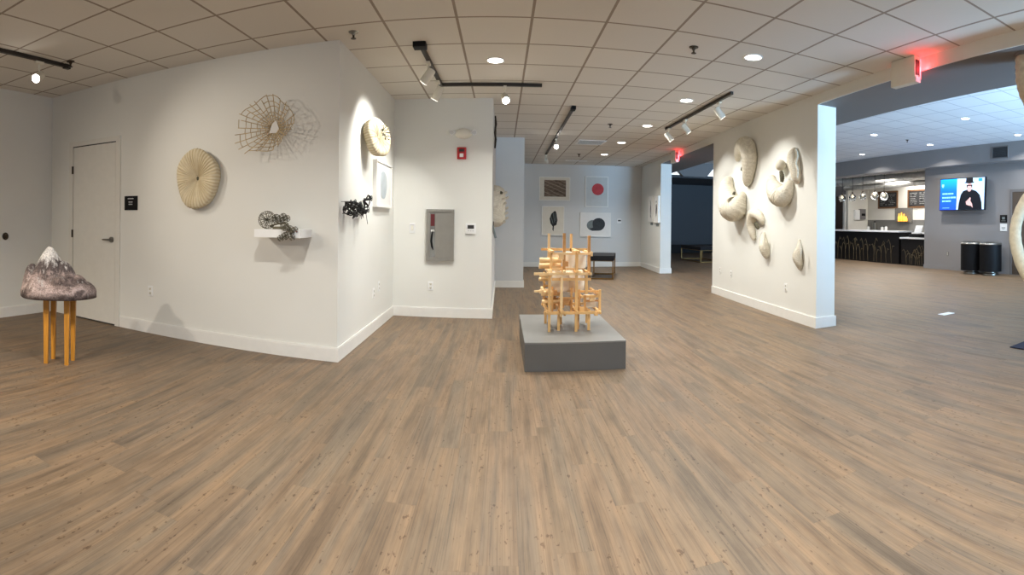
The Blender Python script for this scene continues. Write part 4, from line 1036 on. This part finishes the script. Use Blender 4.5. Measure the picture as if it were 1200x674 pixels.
# floor things at the right
o = thing('floor_mat', 'dark navy entrance mat corner at the right edge', 'mat', (5.3, 1.9, 0))
MB().box((-.72, -1.2, .001), (1.1, .97, .012), .003).build('pile', M['navy'], o)
mb = MB()
for i in range(9): mb.box((-.60+i*.16, .80, .0122), (-.50+i*.16, .86, .0132))
mb.build('printed_marks', M['grey_text'], o)
p = on_z(1109, 368, 0)
tag(MB().box((p.x-.12, p.y-.06, 0.0005), (p.x+.12, p.y+.06, .006), .002).build('floor_plate', M['white_plastic']), 'small white plate on the lobby floor', 'floor plate')

# hanging paper tube sculpture at the right edge
e = Vector((math.cos(1.03), -math.sin(1.03), 0)); b0 = Vector((math.sin(1.03)*4.45, math.cos(1.03)*4.45, 0))
path = [(.085, 2.82, .135), (.085, 2.70, .135), (.10, 2.55, .135), (.17, 2.40, .125), (.38, 2.22, .11), (.72, 2.05, .10), (.98, 1.75, .095), (1.05, 1.3, .09), (.92, .88, .085), (.62, .68, .08), (.30, .68, .07), (.07, .88, .062), (-.035, 1.15, .055), (-.02, 1.38, .052), (.10, 1.60, .05), (.32, 1.74, .05), (.55, 1.66, .045), (.62, 1.48, .03)]
S = smooth_path(path, 150)
t = thing('hanging_tube_sculpture', 'looping woven cream tube hanging from the soffit at right', 'sculpture', (b0.x, b0.y, 2.82))
mb = MB().tube([tuple(b0+e*s+Vector((0, .25*math.sin(i/150*5.0)*0, z))) for i, (s, z, r) in enumerate(S)], [r*(1+.03*math.sin(i*1.9)) for i, (s, z, r) in enumerate(S)], 22)
mb.build('woven_tube', M['rope'], t, off=(b0.x, b0.y, 2.82), sharp=2)
MB().cyl(b0+e*.085+Vector((0, 0, 2.795)), b0+e*.085+Vector((0, 0, 2.82)), .15, 28).build('mount', M['soffit_grey'], t, off=(b0.x, b0.y, 2.82))

# ------------------------------------------------------------------ light
def area(loc, target, sx, sy, e, col, spread=PI):
    l = bpy.data.lights.new('area_lamp', 'AREA'); l.shape = 'RECTANGLE'; l.size = sx; l.size_y = sy; l.energy = e; l.color = col; l.spread = spread
    o = bpy.data.objects.new('area_lamp', l); C.objects.link(o); o.location = loc
    o.rotation_euler = (Vector(target)-Vector(loc)).to_track_quat('-Z', 'Y').to_euler()
# daylight from the entrance glazing behind and to the right of the viewer: sky light, plus an added uplight
area((8.0, -3.9, 1.7), (7.0, 8, 1.2), 6.0, 3.0, 62, (.10, .48, 1.0))
area((8.2, -3.9, .6), (8.2, 4, 4.2), 6.0, 1.2, 560, (.42, .70, 1.0), 1.2)  # added lamp tilted upward to brighten the lobby ceiling
area((2.2, -4.0, 1.6), (1.5, 6, 1.4), 3.4, 2.8, 40, (.92, .96, 1.0))
# warm spots for the left room, on the track behind the viewer
spot((-3.9, -.9, 2.7), (-3.3, 4.4, .55), 150, 60, (1, .90, .77), 1.0, .05)
spot((-4.15, 2.1, 2.8), (-2.3, 4.37, 1.45), 62, 64, (1, .91, .79), .9, .04)
spot((-4.15, .3, 2.75), (-3.7, 2.7, .2), 45, 90, (1, .88, .74), .8)
spot((-3.0, 0.0, 2.8), (-3.9, 1.2, 0), 260, 85, (1, .88, .74), .8)
# spots aimed at the central sculpture and the floor
spot((.02, 5.7, 2.75), (.66, 4.9, .5), 35, 50, NEUT, .5)
spot((1.03, 7.2, 2.75), (.7, 5.0, .6), 25, 50, NEUT, .5)
# bar
area((13.4, 13.2, 3.0), (13.6, 13.2, 0), 1.0, 5.0, 190, (1, .96, .9))
for x, y in ((0.5, 1.5), (2.4, 1.5), (-1.2, 2.2), (2.4, -1.2), (0.3, -1.2)):  # added lamps without fittings, out of view overhead, brightening the front floor
    downlight_lamp(x, y, HC, 33, NEUT)

w = bpy.data.worlds.new('world'); bpy.context.scene.world = w; w.use_nodes = True
w.node_tree.nodes['Background'].inputs[0].default_value = (.85, .9, 1, 1); w.node_tree.nodes['Background'].inputs[1].default_value = .2
sc = bpy.context.scene
sc.view_settings.view_transform = 'Standard'; sc.view_settings.look = 'None'; sc.view_settings.exposure = 0.49
sc.cycles.max_bounces = 8; sc.cycles.diffuse_bounces = 5; sc.cycles.caustics_reflective = False; sc.cycles.caustics_refractive = False
sc.cycles.sample_clamp_indirect = 6
sc.cycles.use_denoising = True
